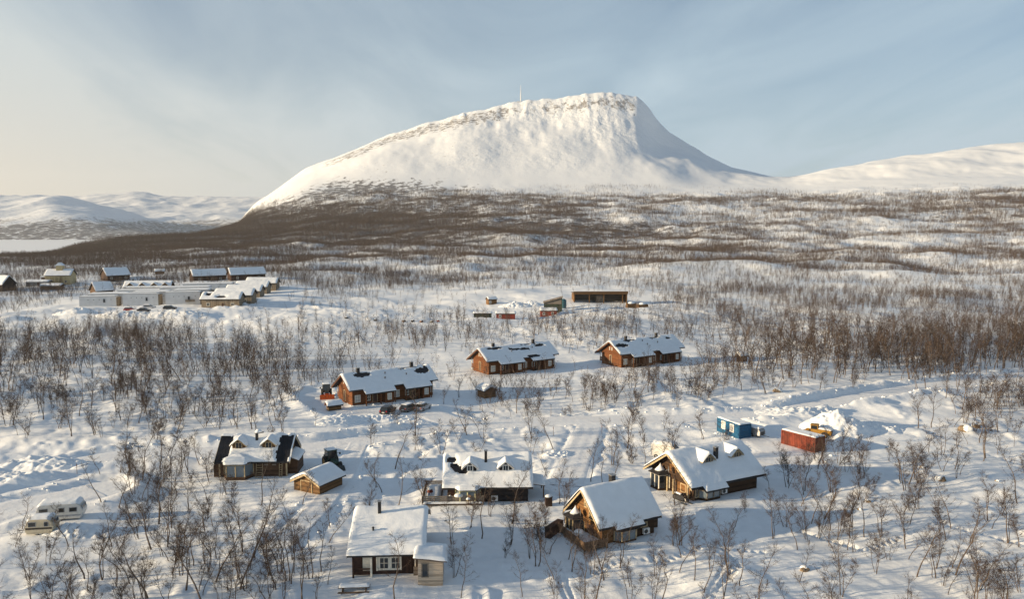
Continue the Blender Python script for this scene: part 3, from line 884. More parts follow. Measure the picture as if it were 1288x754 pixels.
h.dormer(2.1, -2.35, 1.9, 1.15, 'shedwood', 'tan', rise=0.8, seed=13)
c = chimney(h.root, 0.1, -1.2, h.z(1.2), 1.75, 0.36)
MB().tube((0.1,-1.2,h.z(1.2)+1.72),(1.1,-1.0,h.z(1.2)+1.85),0.1,0.1,6).build('cowl', M['chimney'], c)
snow_cap(c, 0.35, -1.15, h.z(1.2)+1.9, 0.5, 0.45)
bay(h.root, -2.1, -h.w, 0, 4.4, 1.7, 2.45, 'tan', 'blueglass', roof_h=0.75, wall='darklog', T=0.55)
ladder(h.root, (1.0,-h.w-0.75,0), (1.0,-h.w-0.12,2.4), 0.9, (1,0,0), 7)
ladder(h.root, (4.1,-h.w-0.5,0), (4.1,-h.w-0.12,2.4), 0.4, (1,0,0), 7)
for u in (1.9, 3.1): boxpart('eaves_vent', 'grey_wood', h.root, u-.3, u+.3, -h.w-0.05, -h.w+0.02, 1.75, 2.0)
h.win('R', -1.2, 0.9, 0.9, 1.0); h.win('R', 0.4, 2.9, 0.9, 0.9)
leanto(h, h.l, h.l+1.6, -2.4, 2.2, 2.1, 2.7, 'darklog', 'L', 0.4)
boxpart('porch_wall', 'darklog', h.root, -h.l-0.9, -h.l, -3.3, -1.7, -0.5, 1.9)

# ------------------------------------------------------------------ foreground cabin with the pale annex
h = House('brown_cabin', 'dark brown cabin with one broad snowy roof and pale annex on its right end', 'cabin', 'B', 8.2, 12.2, 2.4, 5.2, 'umber', oh=0.9, og=0.55, T=0.42, seed=21, board='fascia')
chimney(h.root, -1.2, -1.0, h.z(1.0)+.2, 1.75, 0.34)
h.vent(-1.65, -3.4, 0.75); h.vent(-3.1, -1.1, 0.35)
for u in (-0.32, 0.92): h.win('F', u, 0.75, 0.85, 1.15, bars=(1, 1), t=0.2)
boxpart('window_post', 'cream', h.root, -1.16, -0.98, -h.w-0.08, -h.w+0.02, 0.5, 2.15)
# porch recess at the left end
boxpart('porch_back', 'cream', h.root, -2.6, -1.75, -h.w-0.05, -h.w, 0.55, 2.0)
boxpart('porch_opening', 'door', h.root, -3.5, -2.75, -h.w-0.06, -h.w, 0.1, 2.0)
boxpart('porch_post', 'cream', h.root, -1.72, -1.52, -h.w-0.72, -h.w-0.52, -0.4, 2.3)
boxpart('porch_post', 'umber', h.root, -3.62, -3.44, -h.w-0.72, -h.w-0.52, -0.4, 2.3)
for z in (0.35, 0.62, 0.9): boxpart('porch_rail', 'umber', h.root, -3.43, -1.73, -h.w-0.66, -h.w-0.58, z, z+0.16)
boxpart('corner_post', 'cream', h.root, 2.95, 3.1, -h.w-0.2, -h.w-0.05, -0.4, 2.3)
boxpart('side_opening', 'door', h.root, 3.12, 3.5, -h.w-0.04, -h.w, 0.5, 2.2)
for i in range(4): boxpart('screen_board', 'grey_wood', h.root, 2.85, 3.6, -h.w-0.5, -h.w-0.46, 0.0+i*0.27, 0.25+i*0.27)
a = empty('annex', (4.75, -5.9, 0)); a.parent = h.root
MB().prism([(-1.3,-0.6),(-1.3,2.75),(1.3,2.45),(1.3,-0.6)], -1.7, 1.5, 'y').build('annex_wall', M['pale_wood'], a)
window(a, -0.55, -1.7, 0.85, 0, 0.55, 1.35, 'grey_wood', 'glass', (0, 0), flat=True)
MB().prism([(-1.75,2.85),(1.75,2.42),(1.75,2.54),(-1.75,2.97)], -2.0, 1.8, 'y').build('annex_roof', M['fascia'], a)
snow_sheet('annex_snow', a, lambda X, Y: 2.76-(X)*0.123, -1.8, 1.8, -2.05, 1.85, lambda X, Y: np.ones(np.shape(X), bool), 0.45, 23, 0.15)

# ------------------------------------------------------------------ black cabin with the deck
h = House('black_cabin', 'black cabin with two white dormers, tall chimney pipe and a fenced deck in front', 'cabin', 'C', 12.1, 8.6, 2.0, 5.4, 'black', T=0.42, seed=31,
    holes=lambda x, y: ((((x+4.0)/1.15)**2+((y+2.15+0.35*(x+4))/0.62)**2) < 1) | ((((x+5.0)/0.62)**2+((y+0.95)/0.42)**2) < 1), cell=0.17)
h.dormer(-2.4, -2.6, 1.7, 1.15, 'black', 'white', rise=0.75, seed=32, board='white', ww=0.62, wh=0.66)
h.dormer(2.45, -2.6, 1.7, 1.15, 'black', 'white', rise=0.75, seed=33, board='white', ww=0.62, wh=0.66)
chimney(h.root, -0.25, -1.4, h.z(1.4)+0.3, 1.9, 0.36)
ladder(h.root, (0.4,-4.0,h.z(4.0)+0.62), (0.4,-1.9,h.z(1.9)+0.64), 0.55, (1,0,0), 8)
bay(h.root, -2.7, -h.w, 0, 3.4, 1.25, 2.1, 'lime', 'blueglass', roof_h=0.25, wall='lime', T=0.4, sill=0.35)
boxpart('dark_doorway', 'door', h.root, -5.3, -4.4, -h.w-0.05, -h.w, 0.1, 2.0)
for u in (0.7, 3.3): boxpart('name_board', 'grey_wood', h.root, u-.5, u+.5, -h.w-0.06, -h.w, 1.75, 2.02)
aircon(h, 0.9, -h.w, 0.3)
leanto(h, h.l, h.l+2.4, -2.6, 1.6, 1.75, 2.15, 'darklog', 'L', 0.3, 'side_porch', False)
for q in ((h.l+2.2,-2.4),(h.l+2.2,1.4)): MB().tube((*q,-.5),(*q,1.75),0.09,0.09,6).build('porch_post', M['deckwood'], h.root)
deck = thing('timber_deck', 'raised timber deck with grey plank skirt in front of the black cabin', 'deck', h.root.location.copy(), h.root.rotation_euler.z)
p = [local(h.root, *q, 0.4) for q in ((531,634),(608,634),(541,607))]
y0 = p[0][1]; x0, x1 = p[0][0], p[1][0]
MB().box(x0, x1, y0, -h.w-1.35, 0.25, 0.4).build('deck_floor', M['deckwood'], deck)
MB().box(x0, -6.3, -h.w-1.347, 2.2, 0.25, 0.4).build('deck_floor', M['deckwood'], deck)
railing(deck, [(x1, y0), (x0, y0)], 1.0, 'grey_wood', 'grey_wood', 4, 0.4, 0.2, 1.8)
railing(deck, [(x0, y0), (x0, 2.2), (-6.3, 2.2)], 0.8, 'deckwood', 'deckwood', 3, 0.4, 0.2, 1.8)
for i in range(3): MB().box(x0, x1, y0-0.06, y0-0.02, -0.35+i*0.22, -0.15+i*0.22).build('skirt_board', M['grey_wood'], deck)
snow_sheet('deck_snow', deck, lambda X, Y: 0.4+0*X, x0+.1, x1-.1, y0+.1, -h.w-1.5, lambda X, Y: (X < -h.w+0) | (Y < y0+1.6), 0.35, 36, 0.2)
snow_sheet('deck_snow', deck, lambda X, Y: 0.4+0*X, x0+.1, -6.4, -h.w-1.3, 2.1, lambda X, Y: np.ones(np.shape(X), bool), 0.5, 37, 0.2)
def furniture(label, cat, px, py, kind, rz, z=0.75):
    x, y = ground0(px, py, h.root.location.z+z)
    t = thing(cat.replace(' ', '_'), label, cat, (x, y, h.root.location.z+0.7), rz)
    if kind == 'chair':
        boxpart('seat', 'deckwood', t, -.25,.25,-.25,.25,.36,.42); boxpart('backrest', 'deckwood', t, -.25,.25,.2,.25,.44,.95)
        for a in (-.2,.2):
            for b in (-.2,.2): boxpart('leg', 'deckwood', t, a-.03,a+.03,b-.03,b+.03,-.32,.355)
        snow_cap(t, 0, -0.02, 0.42, 0.26, 0.25)
    elif kind == 'table':
        MB().tube((0,0,.66),(0,0,.72),.6,.6,18).build('table_top', M['white'], t)
        MB().tube((0,0,-.3),(0,0,.658),.07,.07,8).build('leg', M['darksteel'], t)
        snow_cap(t, 0, 0, .722, .58, .3)
    elif kind == 'grill':
        MB().tube((0,0,.55),(0,0,.95),.42,.3,12).build('grill_bowl', M['red'], t)
        for a in (0,2.1,4.2): MB().tube((.3*math.cos(a),.3*math.sin(a),-.3),(.2*math.cos(a),.2*math.sin(a),.56),.03,.03,5).build('leg', M['darksteel'], t)
        snow_cap(t, 0, 0, .95, .3, .22)
    return t
furniture('round garden table heaped with snow on the black cabin deck', 'garden table', 577, 630, 'table', 0)
furniture('snow capped wooden chair beside the garden table on the deck', 'garden chair', 566, 629, 'chair', 0.6)
furniture('snow capped wooden chair by the deck front rail under the bay window', 'garden chair', 589, 632, 'chair', -0.5)
furniture('red kettle grill standing at the left end of the deck', 'grill', 541, 624, 'grill', 0)

# ------------------------------------------------------------------ golden A-frame cabin
h = House('golden_cabin', 'golden log cabin with steep blue-shadowed snow roof, satellite dish and railed deck', 'cabin', 'D', 9.2, 7.6, 2.05, 5.75, 'golden', T=0.42, seed=41, oh=0.55, og=0.75, board='tan',
    sections=[(-4.6,-2.4,-3.8,3.8),(-2.4,1.6,-4.2,3.8),(1.6,4.6,-3.8,3.8)])
boxpart('wall_shade_sheet', 'brownlog', h.root, -h.l+1.6, h.l+0.03, -h.w-0.06, -h.w-0.004, -0.5, 1.8)  # darker log sheet: shade of the long front wall put into its colour
chimney(h.root, 0.6, 0.9, h.z(0.9)+0.1, 1.7, 0.62)
b = bay(h.root, -h.l, 1.6, SIDE['L'], 2.6, 1.4, 2.15, 'tan', 'glass', roof_h=0.6, snow='cone', wall='brownlog', sill=0.35)
boxpart('dark_doorway', 'door', h.root, -h.l-0.05, -h.l, -1.6, -0.2, 0.1, 2.0)
h.win('L', -1.1, 2.55, 0.7, 0.8, frame='tan'); h.win('L', 0.1, 3.7, 0.35, 0.45, frame='tan')
bal = MB().box(-h.l-0.7, -h.l, -1.9, -0.4, 2.2, 2.32).build('balcony', M['golden'], h.root)
for z in (2.36, 2.62): boxpart('balcony_rail', 'golden', bal, -h.l-0.7, -h.l-0.64, -1.9, -0.4, z, z+0.2)
d = MB(); vs, fs = [], []
for k in range(4):
    rad = 0.42*k/3+0.01
    for i in range(14): vs.append((-0.12*(1-(k/3)**2), rad*math.cos(2*math.pi*i/14), rad*math.sin(2*math.pi*i/14)))
for k in range(3):
    for i in range(14): fs.append((k*14+i, k*14+(i+1)%14, (k+1)*14+(i+1)%14, (k+1)*14+i))
fs.append(tuple(range(14)))
dsh = d.add(vs, fs).build('satellite_dish', M['steel'], h.root, (-h.l-0.55, 0.45, 2.95), 2.6)
MB().tube((0.1,0,0),(0.45,0,-0.25),0.04,0.04,6).build('dish_arm', M['steel'], dsh)
bay(h.root, -0.45, -h.w-0.07, 0, 3.4, .75, 1.6, 'tan', 'blueglass', roof_h=0.05, snow='none', wall='brownlog', sill=0.3)
aircon(h, 2.5, -h.w-0.07, 0.35); window(h.root, 2.3, -h.w-0.066, 1.25, 0, 0.8, 0.4, 'tan', 'glass', (0,0))
leanto(h, h.l, h.l+1.9, -2.3, 2.6, 1.6, 2.2, 'darklog', 'L', 0.25)
deck = thing('timber_deck', 'brown timber deck with plank railing wrapped round the golden cabin gable', 'deck', h.root.location.copy(), h.root.rotation_euler.z)
q = [local(h.root, *p_, 0.5) for p_ in ((703,666),(735,692),(764,686))]
m = MB(); base = [q[0], q[1], q[2], (-h.l+0.5, -h.w), (-h.l, 2.9)]
m.prism(base, 0.3, 0.42, 'z'); m.build('deck_floor', M['deckwood'], deck)
railing(deck, [q[0], q[1], q[2]], 0.95, 'deckwood', 'deckwood', 5, 0.42, 0.17, 1.7)
MB().box(-1.6,1.6,-0.4,0.4,-0.4,1.2).build('storage_bench', M['umber'], deck, (*local(h.root, 697, 668, 0.3), 0), 0.5)
from mathutils.geometry import intersect_point_tri_2d
def in_poly(X, Y, P):
    c = np.zeros(np.shape(X), bool); n = len(P)
    for i in range(n):
        (ax, ay), (bx, by) = P[i], P[(i+1) % n]
        with np.errstate(divide='ignore', invalid='ignore'):
            c ^= ((ay > Y) != (by > Y)) & (X < (bx-ax)*(Y-ay)/(by-ay)+ax)
    return c
ctr = np.mean(np.array(base), 0); ins = [tuple(np.array(p_)*0.93+ctr*0.07) for p_ in base]
snow_sheet('deck_snow', deck, lambda X, Y: 0.42+0*X, min(p_[0] for p_ in ins), max(p_[0] for p_ in ins), min(p_[1] for p_ in ins), max(p_[1] for p_ in ins), lambda X, Y: in_poly(X, Y, ins), 0.22, 47, 0.17, soft=0.3)
furniture('round white table with snow on the golden cabin deck', 'garden table', 728, 676, 'table', 0, 0.8)

# ------------------------------------------------------------------ large brown cabin with two dormers, right
h = House('brown_log_cabin', 'large brown log cabin with two dormers and white framed bay on its left gable', 'cabin', 'E', 13.6, 10.6, 1.95, 5.5, 'brownlog', T=0.42, seed=51, oh=0.8, og=1.0, board='tan',
    sections=[(-6.8,-4.9,-5.3,5.3),(-4.9,-1.0,-6.0,5.3),(-1.0,6.8,-5.3,5.3)])
h.dormer(-1.75, -2.7, 1.9, 1.1, 'grey_wood', 'tan', rise=0.85, seed=52, T=0.3)
h.dormer(3.45, -2.7, 1.9, 1.1, 'grey_wood', 'tan', rise=0.85, seed=53, T=0.3)
chimney(h.root, 0.1, -2.2, h.z(2.2)+0.2, 2.0, 0.5)
bay(h.root, -h.l, 2.0, SIDE['L'], 3.0, 1.5, 2.4, 'cream', 'glass', roof_h=0.6, snow='cone', wall='brownlog', sill=0.4)
boxpart('gable_panel', 'golden', h.root, -h.l-0.06, -h.l, -0.9, 0.5, 3.0, 4.1)
boxpart('log_panel', 'golden', h.root, -h.l-0.06, -h.l, -3.9, -0.8, 0.0, 2.0)
h.win('L', -2.4, 0.8, 0.9, 1.0, frame='tan')
for u in (-3.9, -0.9, 0.4): MB().tube((-h.l-0.5,u,-0.5),(-h.l-0.5,u,2.2),0.14,0.14,8).build('porch_post', M['tan'], h.root)
bay(h.root, -3.0, -h.w, 0, 3.8, .9, 1.55, 'grey_wood', 'blueglass', roof_h=0.1, snow='none', wall='brownlog', sill=0.4)
window(h.root, -5.2, -h.w, 0.6, 0, 0.5, 1.0, 'tan', 'glass', (0, 0))
aircon(h, -0.5, -h.w, 0.4)
for u in (0.6, 3.0): boxpart('eaves_board', 'grey_wood', h.root, u-.4, u+.4, -h.w-0.06, -h.w, 1.6, 1.85)
dsh2 = dsh.copy(); COL.objects.link(dsh2); dsh2.parent = h.root; dsh2.location = (-h.l-0.75, -0.1, 3.4)
for ch in dsh.children:
    c2 = ch.copy(); COL.objects.link(c2); c2.parent = dsh2
MB().box(h.l, h.l+1.9, -1.6, 4.4, 1.75, 1.9).build('side_canopy', M['fascia'], h.root)
snow_sheet('canopy_snow', h.root, lambda X, Y: 1.9+0*X, h.l, h.l+1.9, -1.6, 4.4, lambda X, Y: np.ones(np.shape(X), bool), 0.3, 57)
for q in ((h.l+1.7,-1.4),(h.l+1.7,4.2)): MB().tube((*q,-.5),(*q,1.745),0.09,0.09,6).build('canopy_post', M['deckwood'], h.root)

# ------------------------------------------------------------------ the three row houses
def row_house(key, label, L, W, he, hr, holes, seed, patches, vents, chims):
    f = -L/2; c = [f, f+.15*L, f+.48*L, f+.59*L, f+.9*L, L/2]; e = W/2
    secs = [(c[0],c[1],-e,e+1.2),(c[1],c[2],-e-1.3,e+1.2),(c[2],c[3],-e,e),(c[3],c[4],-e-1.3,e),(c[4],c[5],-e,e)]
    h = House('row_house', label, 'house', key, L, W, he, hr, 'rowwood', oh=0.7, og=0.9, T=0.34, seed=seed, sections=secs, holes=holes, group='orange brown row houses on the slope', board='rowtrim', cell=0.22)
    w = h.w
    for x in chims: chimney(h.root, x, 0.25, h.z(.25)+.1, 1.25, 0.6)
    for x, y in vents: h.vent(x, y, 0.75)
    # recessed porches under the long eaves: end posts and dividing walls
    for a, b in ((c[1],c[2]),(c[3],c[4])):
        zz = h.z(e+1.2)
        for x in (a+0.15, (a+b)/2, b-0.15): boxpart('porch_post', 'rowwood', h.root, x-.09, x+.09, -e-1.15, -e-0.97, -.5, zz)
        boxpart('porch_wall', 'rowwood', h.root, a+(b-a)*.66, a+(b-a)*.95, -e-0.9, -w-0.005, -.5, h.z(e+0.9)-.02)
        boxpart('porch_floor', 'deckwood', h.root, a+.3, a+(b-a)*.65, -e-1.1, -w-0.005, -.3, .12)
        boxpart('porch_rail', 'rowtrim', h.root, a+.3, a+(b-a)*.4, -e-1.08, -e-1.02, .75, .95)
        h.door('F', a+(b-a)*.42, 0.95, 2.05)
        h.win('F', a+(b-a)*.2, .95, .7, 1.1)
        window(h.root, a+(b-a)*.8, -e-0.9, .95, 0, .75, 1.2, 'cream', 'paleglass', (1, 0))
    h.win('F', f+.1*L, .9, 1.05, 1.3, pane='paleglass'); h.win('F', f+.535*L, .9, 1.05, 1.3, pane='paleglass'); h.win('F', f+.935*L, .9, .85, 1.3, pane='paleglass')
    h.door('L', 0.3, 0.75, 2.2, z=0.6)
    for u, z in ((0.7, 4.2), (-0.2, 4.2)):
        window(h.root, -h.l, u, z, SIDE['L'], .22, .7, 'cream', 'paleglass', (0, 0), t=0.05)
    for u in (w+.95,):
        for x in (-h.l+.2, -h.l+2.4): boxpart('balcony_post', 'cream', h.root, x-.07, x+.07, u-.07, u+.07, -.5, h.z(w+1.0)-.05)
    boxpart('balcony_floor', 'rowtrim', h.root, -h.l+.1, -h.l+2.6, w, w+1.05, .75, .9)
    for i in range(4): boxpart('balcony_board', 'rowtrim', h.root, -h.l+.1, -h.l+.14, w+.02, w+1.0, .95+i*.24, 1.15+i*.24)
    for x0, x1, y0, y1 in patches:
        n = max(1, int((x1-x0)/1.2))
        for i in range(n):
            m = MB(); a, b = x0+(x1-x0)*i/n+.02, x0+(x1-x0)*(i+1)/n-.02
            m.prism([(y0,h.z(y0)+.165),(y1,h.z(y1)+.165),(y1,h.z(y1)+.20),(y0,h.z(y0)+.20)], a, b, 'x'); m.build('roof_sheet', M['panel'], h.root)
    return h
ell = lambda x, y, a, b, p, q: ((x-a)/p)**2+((y-b)/q)**2 < 1
row_house('R1', 'orange brown row house with parked cars in front and bare roof by both chimneys', 20.6, 8.4, 3.3, 6.0,
    lambda x, y: ell(x,y,-5.9,-.7,1.9,.65) | ((abs(y+.1) < .35) & (x > 2.6) & (x < 7.4)) | ell(x,y,7.9,-1.5,1.7,.75) | ell(x,y,9.0,-.4,.35,1.2), 61, [], [(-1.0,-1.5),(-1.6,-2.7),(3.0,-1.0),(3.6,-2.4)], [-6.4, 6.2])
row_house('R2', 'orange brown row house with bare roof strip at mid roof, behind the small brown shed', 22.0, 8.8, 3.3, 6.0,
    lambda x, y: ell(x,y,-6.3,-.5,2.2,.5) | ((abs(y+1.6+.06*x) < .42) & (x > -2.6) & (x < 3.4)) | ((abs(y+.1) < .35) & (x > 1.5) & (x < 6.4)) | ell(x,y,7.0,-1.0,1.4,.5) | (ell(x,y,3.2,-4.3,1.9,.5)), 66, [], [(-2.5,-2.6),(4.2,-2.0)], [-6.3, 6.0])
row_house('R3', 'orange brown row house farthest right with a dark bare patch near its left gable', 23.0, 9.2, 3.4, 6.3,
    lambda x, y: ell(x,y,-8.8,-1.9,2.3,.7) | ell(x,y,-5.0,-.3,2.2,.5) | ((abs(y+.1) < .3) & (x > 2.0) & (x < 6.5)) | ell(x,y,8.3,-1.2,.8,.4), 71, [], [(-1.2,-1.5),(-.6,-2.8),(2.6,-1.2),(3.4,-2.5)], [-5.6, 5.4])

# ------------------------------------------------------------------ sheds
h = House('plank_shed', 'low brown plank shed with smooth snow roof beside the parked tractor', 'shed', 'shed', 5.6, 5.4, 1.35, 2.7, 'shedwood', T=0.34, seed=81, oh=0.35, og=0.4, board='tan')
h.door('L', 0.0, 1.9, 1.6, 'shedwood')
def small_shed(name, label, px, py, rz, L, W, he, hr, wall, T, seed, door='L', board='fascia', group=None):
    g = G(px, py)
    hh = House(name, label, 'shed', None, L, W, he, hr, wall, T=T, seed=seed, oh=0.25, og=0.3, loc=(g.x, g.y, rz), base_z=g.z-0.1, cell=0.14, board=board, group=group)
    if door: hh.door(door, 0, .8, min(1.7, he-.1), 'door')
    return hh
small_shed('brown_shed', 'small brown shed under a heap of snow below the middle row house', 612, 499, -55, 3.6, 3.4, 1.5, 2.3, 'shedwood', .75, 83, 'L')
small_shed('red_hut', 'tiny red brown hut with thick snow cap among birches on the right', 933, 455, 15, 2.6, 2.4, 1.6, 2.1, 'rowwood', .9, 85, 'F')
small_shed('woodshed', 'little wooden shed tucked against the left gable of the row house with cars', 420, 516, 30, 3.2, 2.0, 1.0, 1.7, 'shedwood', .4, 87, 'L', 'rowtrim')
g = G(690, 636)
b = thing('waste_bin', 'dark wooden bin store with snow on top beside the black cabin', 'bin', g, 0.1)
boxpart('bin_box', 'umber', b, -.45,.45,-.4,.4,-.3,1.15); boxpart('lid', 'fascia', b, -.5,.5,-.45,.45,1.155,1.22)
snow_cap(b, 0, 0, 1.22, .5, .25)

# ------------------------------------------------------------------ containers
def corrugated(m, x0, x1, y, z0, z1, depth, pitch, back):
    n = int((x1-x0)/pitch); vs = []; p = (x1-x0)/n
    for i in range(n):
        for t, d in ((0,0),(.25,0),(.5,depth),(.75,depth)): vs.append((x0+(i+t)*p, y+d))
    vs.append((x1, y)); k = len(vs)
    m.add([(a,b,z0) for a,b in vs]+[(a,b,z1) for a,b in vs], [(i,i+1,k+i+1,k+i) for i in range(k-1)])
def container(name, label, key, L, W, Hh, mm, windows, T):
    x, y, a = PLACE[key]; z = Hs(x, y)
    t = thing(name, label, 'container', (x, y, z-0.05), R(a))
    l, w = L/2, W/2
    boxpart('floor', mm, t, -l, l, -w, w, 0.02, 0.16)
    for sg in (-1, 1):
        m = MB(); corrugated(m, -l+.1, l-.1, sg*(w-.02), .16, Hh-.12, -sg*.05, .32, 0); m.build('side_panel', M[mm], t)
    for sg in (-1, 1):
        e = boxpart('end_panel', mm, t, *sorted((sg*(l-.06), sg*(l-.02))), -w+.1, w-.1, .16, Hh-.12)
        for i in range(6): boxpart('end_rib', mm, e, *sorted((sg*(l-.018), sg*(l+.02))), -w+.12, w-.12, .3+i*(Hh-.5)/6, .3+i*(Hh-.5)/6+.16)
    for X in (-l+.05, l-.05):
        for Y in (-w+.05, w-.05): boxpart('corner_post', mm, t, X-.08, X+.08, Y-.08, Y+.08, 0, Hh-.003)
    for Y in (-w+.05, w-.05):
        boxpart('top_rail', mm, t, -l+.13, l-.13, Y-.07, Y+.07, Hh-.12, Hh-.006)
        boxpart('bottom_rail', mm, t, -l+.13, l-.13, Y-.075, Y+.075, .165, .28)
    r = boxpart('roof', mm, t, -l+.02, l-.02, -w+.02, w-.02, Hh, Hh+.05)
    snow_sheet('snow_blanket', r, lambda X, Y: Hh+.05+0*X, -l, l, -w, w, lambda X, Y: np.ones(np.shape(X), bool), T, 91, .15, soft=.3)
    for u in windows: window(t, u, -w-.01, 1.0, 0, .8, 1.15, 'white', 'paleglass', (1, 2), t=.14)
    return t
container('shipping_container', 'rusty red steel shipping container with flat snow on top', 'red', 6.6, 2.6, 2.5, 'red', (), .22)
container('site_cabin', 'blue steel site container with two white framed windows', 'blue', 6.0, 2.6, 2.5, 'blue', (-1.2, 1.1), .25)

# ------------------------------------------------------------------ vehicles
def wheel(parent, x, y, r, w, rim='steel', name='wheel'):
    o = MB().tube((x,y-w/2,r),(x,y+w/2,r),r,r,16).build(name, M['tyre'], parent)
    MB().tube((x,y-w/2-.012,r),(x,y+w/2+.012,r),r*.58,r*.58,12).build('rim', M[rim], o)
    return o
def loft(prof, halfw, name, m, parent, tumble=0.0):
    """side outline (x, z) extruded to a body whose upper edge leans inwards"""
    b = MB(); n = len(prof); zs = [p[1] for p in prof]; z0, z1 = min(zs), max(zs)
    def hw(z): return halfw-tumble*(z-z0)/(z1-z0)
    vs = [(x,-hw(z),z) for x,z in prof]+[(x,hw(z),z) for x,z in prof]
    b.add(vs, [(i,(i+1)%n,n+(i+1)%n,n+i) for i in range(n)]+[tuple(range(n))[::-1], tuple(range(n,2*n))])
    return b.build(name, M[m], parent, bevel=0.03)
def car(label, px, py, rz, paint, kind='estate', snow=0.0, group=None, s=1.0):
    g = G(px, py); t = thing('parked_car', label, 'car', g, rz, group)
    t.scale = (s, s, s)
    loft([(-2.2,.35),(-2.25,.75),(-2.15,.98),(-.9,1.02),(1.0,.98),(2.05,.85),(2.2,.6),(2.15,.32)], .88, 'body', paint, t, .06)
    top = [(-2.1,.985),(-1.75,1.5),(-.2,1.55),(.35,1.5),(1.15,.985)] if kind == 'estate' else [(-1.75,1.0),(-1.2,1.42),(-.2,1.48),(.3,1.42),(1.15,.985)]
    loft(top, .82, 'window_band', 'glass', t, .16)
    r = [(p[0]*.93-.03, p[1]) for p in top[1:4]]
    b = MB(); b.box(r[0][0]-.02, r[2][0]+.02, -.66, .66, r[0][1]-.02, r[1][1]+.03); b.build('car_roof', M[paint], t, bevel=.02)
    for sx in (-1, 1):
        for X in (r[0][0], r[2][0]): MB().tube((X,sx*.67,r[0][1]),(X+(.6 if X > 0 else -.4),sx*.8,.98),.035,.04,4).build('pillar', M[paint], t)
    for X in (-1.35, 1.35):
        for Y in (-.78, .78): wheel(t, X, Y, .32, .22)
    for Y in (-.68, .68):
        boxpart('tail_lamp', 'rearlamp', t, -2.275, -2.2, Y-.13, Y+.13, .72, .95)
        boxpart('headlamp', 'steel', t, 2.1, 2.2, Y-.15, Y+.15, .62, .76)
    boxpart('number_plate', 'white', t, -2.285, -2.25, -.26, .26, .55, .68)
    if snow: snow_sheet('snow_blanket', t, lambda X, Y: 1.56+0*X, -1.8, .4, -.7, .7, lambda X, Y: np.ones(np.shape(X), bool), snow, 5, .12, soft=.3)
    return t
cg = 'cars parked in front of the row house'
car('black car with clean roof parked leftmost before the row house', 488, 520, 1.30, 'carblack', 'estate', 0, cg)
car('dusty brown estate car parked between the black and the silver car', 515, 517, 1.05, 'cardark', 'estate', .10, cg)
car('silver saloon car parked rightmost before the row house', 532, 516, 1.2, 'carsilver', 'saloon', .1, cg)

def caravan(label, px, py, rz, L, Wd, Hh, body, wins, stripe, sz, T):
    g = G(px, py); t = thing('caravan', label, 'caravan', g+Vector((0,0,-.1)), rz, 'caravans parked on the ploughed lot')
    l = L/2
    loft([(-l,.5),(-l-.08,1.1),(-l+.22,Hh-.22),(-l+.5,Hh),(l-.55,Hh),(l-.2,Hh-.25),(l+.08,1.15),(l-.1,.5)], Wd/2, 'body', body, t, .05)
    for s_ in (-1, 1): boxpart('stripe', stripe, t, -l+.04, l-.08, *sorted((s_*(Wd/2-.03), s_*(Wd/2+.012))), sz, sz+.2)
    for u, w_ in wins: window(t, u, -Wd/2+.03, 1.22, 0, w_, .5, 'greystripe', 'glass', (0, 0), t=.05)
    window(t, l-.02, 0, 1.25, SIDE['R'], 1.3, .55, 'greystripe', 'glass', (0, 0), t=.05)
    for Y in (-Wd/2+.2, Wd/2-.2): wheel(t, .1, Y, .33, .2)
    boxpart('skirt', body, t, -l+.1, l-.2, -Wd/2+.05, Wd/2-.05, .28, .5)
    MB().tube((-l,0,.5),(-l-1.1,0,.42),.06,.05,6).build('tow_bar', M['darksteel'], t)
    snow_sheet('snow_blanket', t, lambda X, Y: Hh+.01-np.clip(np.abs(X)-l+.55, 0, 1)*.45, -l+.15, l-.25, -Wd/2+.08, Wd/2-.08, lambda X, Y: np.ones(np.shape(X), bool), T, 7, .15, soft=.45)
    return t
caravan('long white caravan with three dark side windows and snow on its roof', 78, 652, .20, 5.3, 2.2, 2.15, 'caravan', ((-1.75,.95),(0.35,.6),(1.7,.85)), 'greystripe', .62, .4)
caravan('short cream caravan with a dark stripe half buried in front of the white one', 54, 670, .14, 3.1, 2.1, 2.0, 'caravancream', ((-.75,.8),(.85,.42)), 'brownstripe', .85, .32)

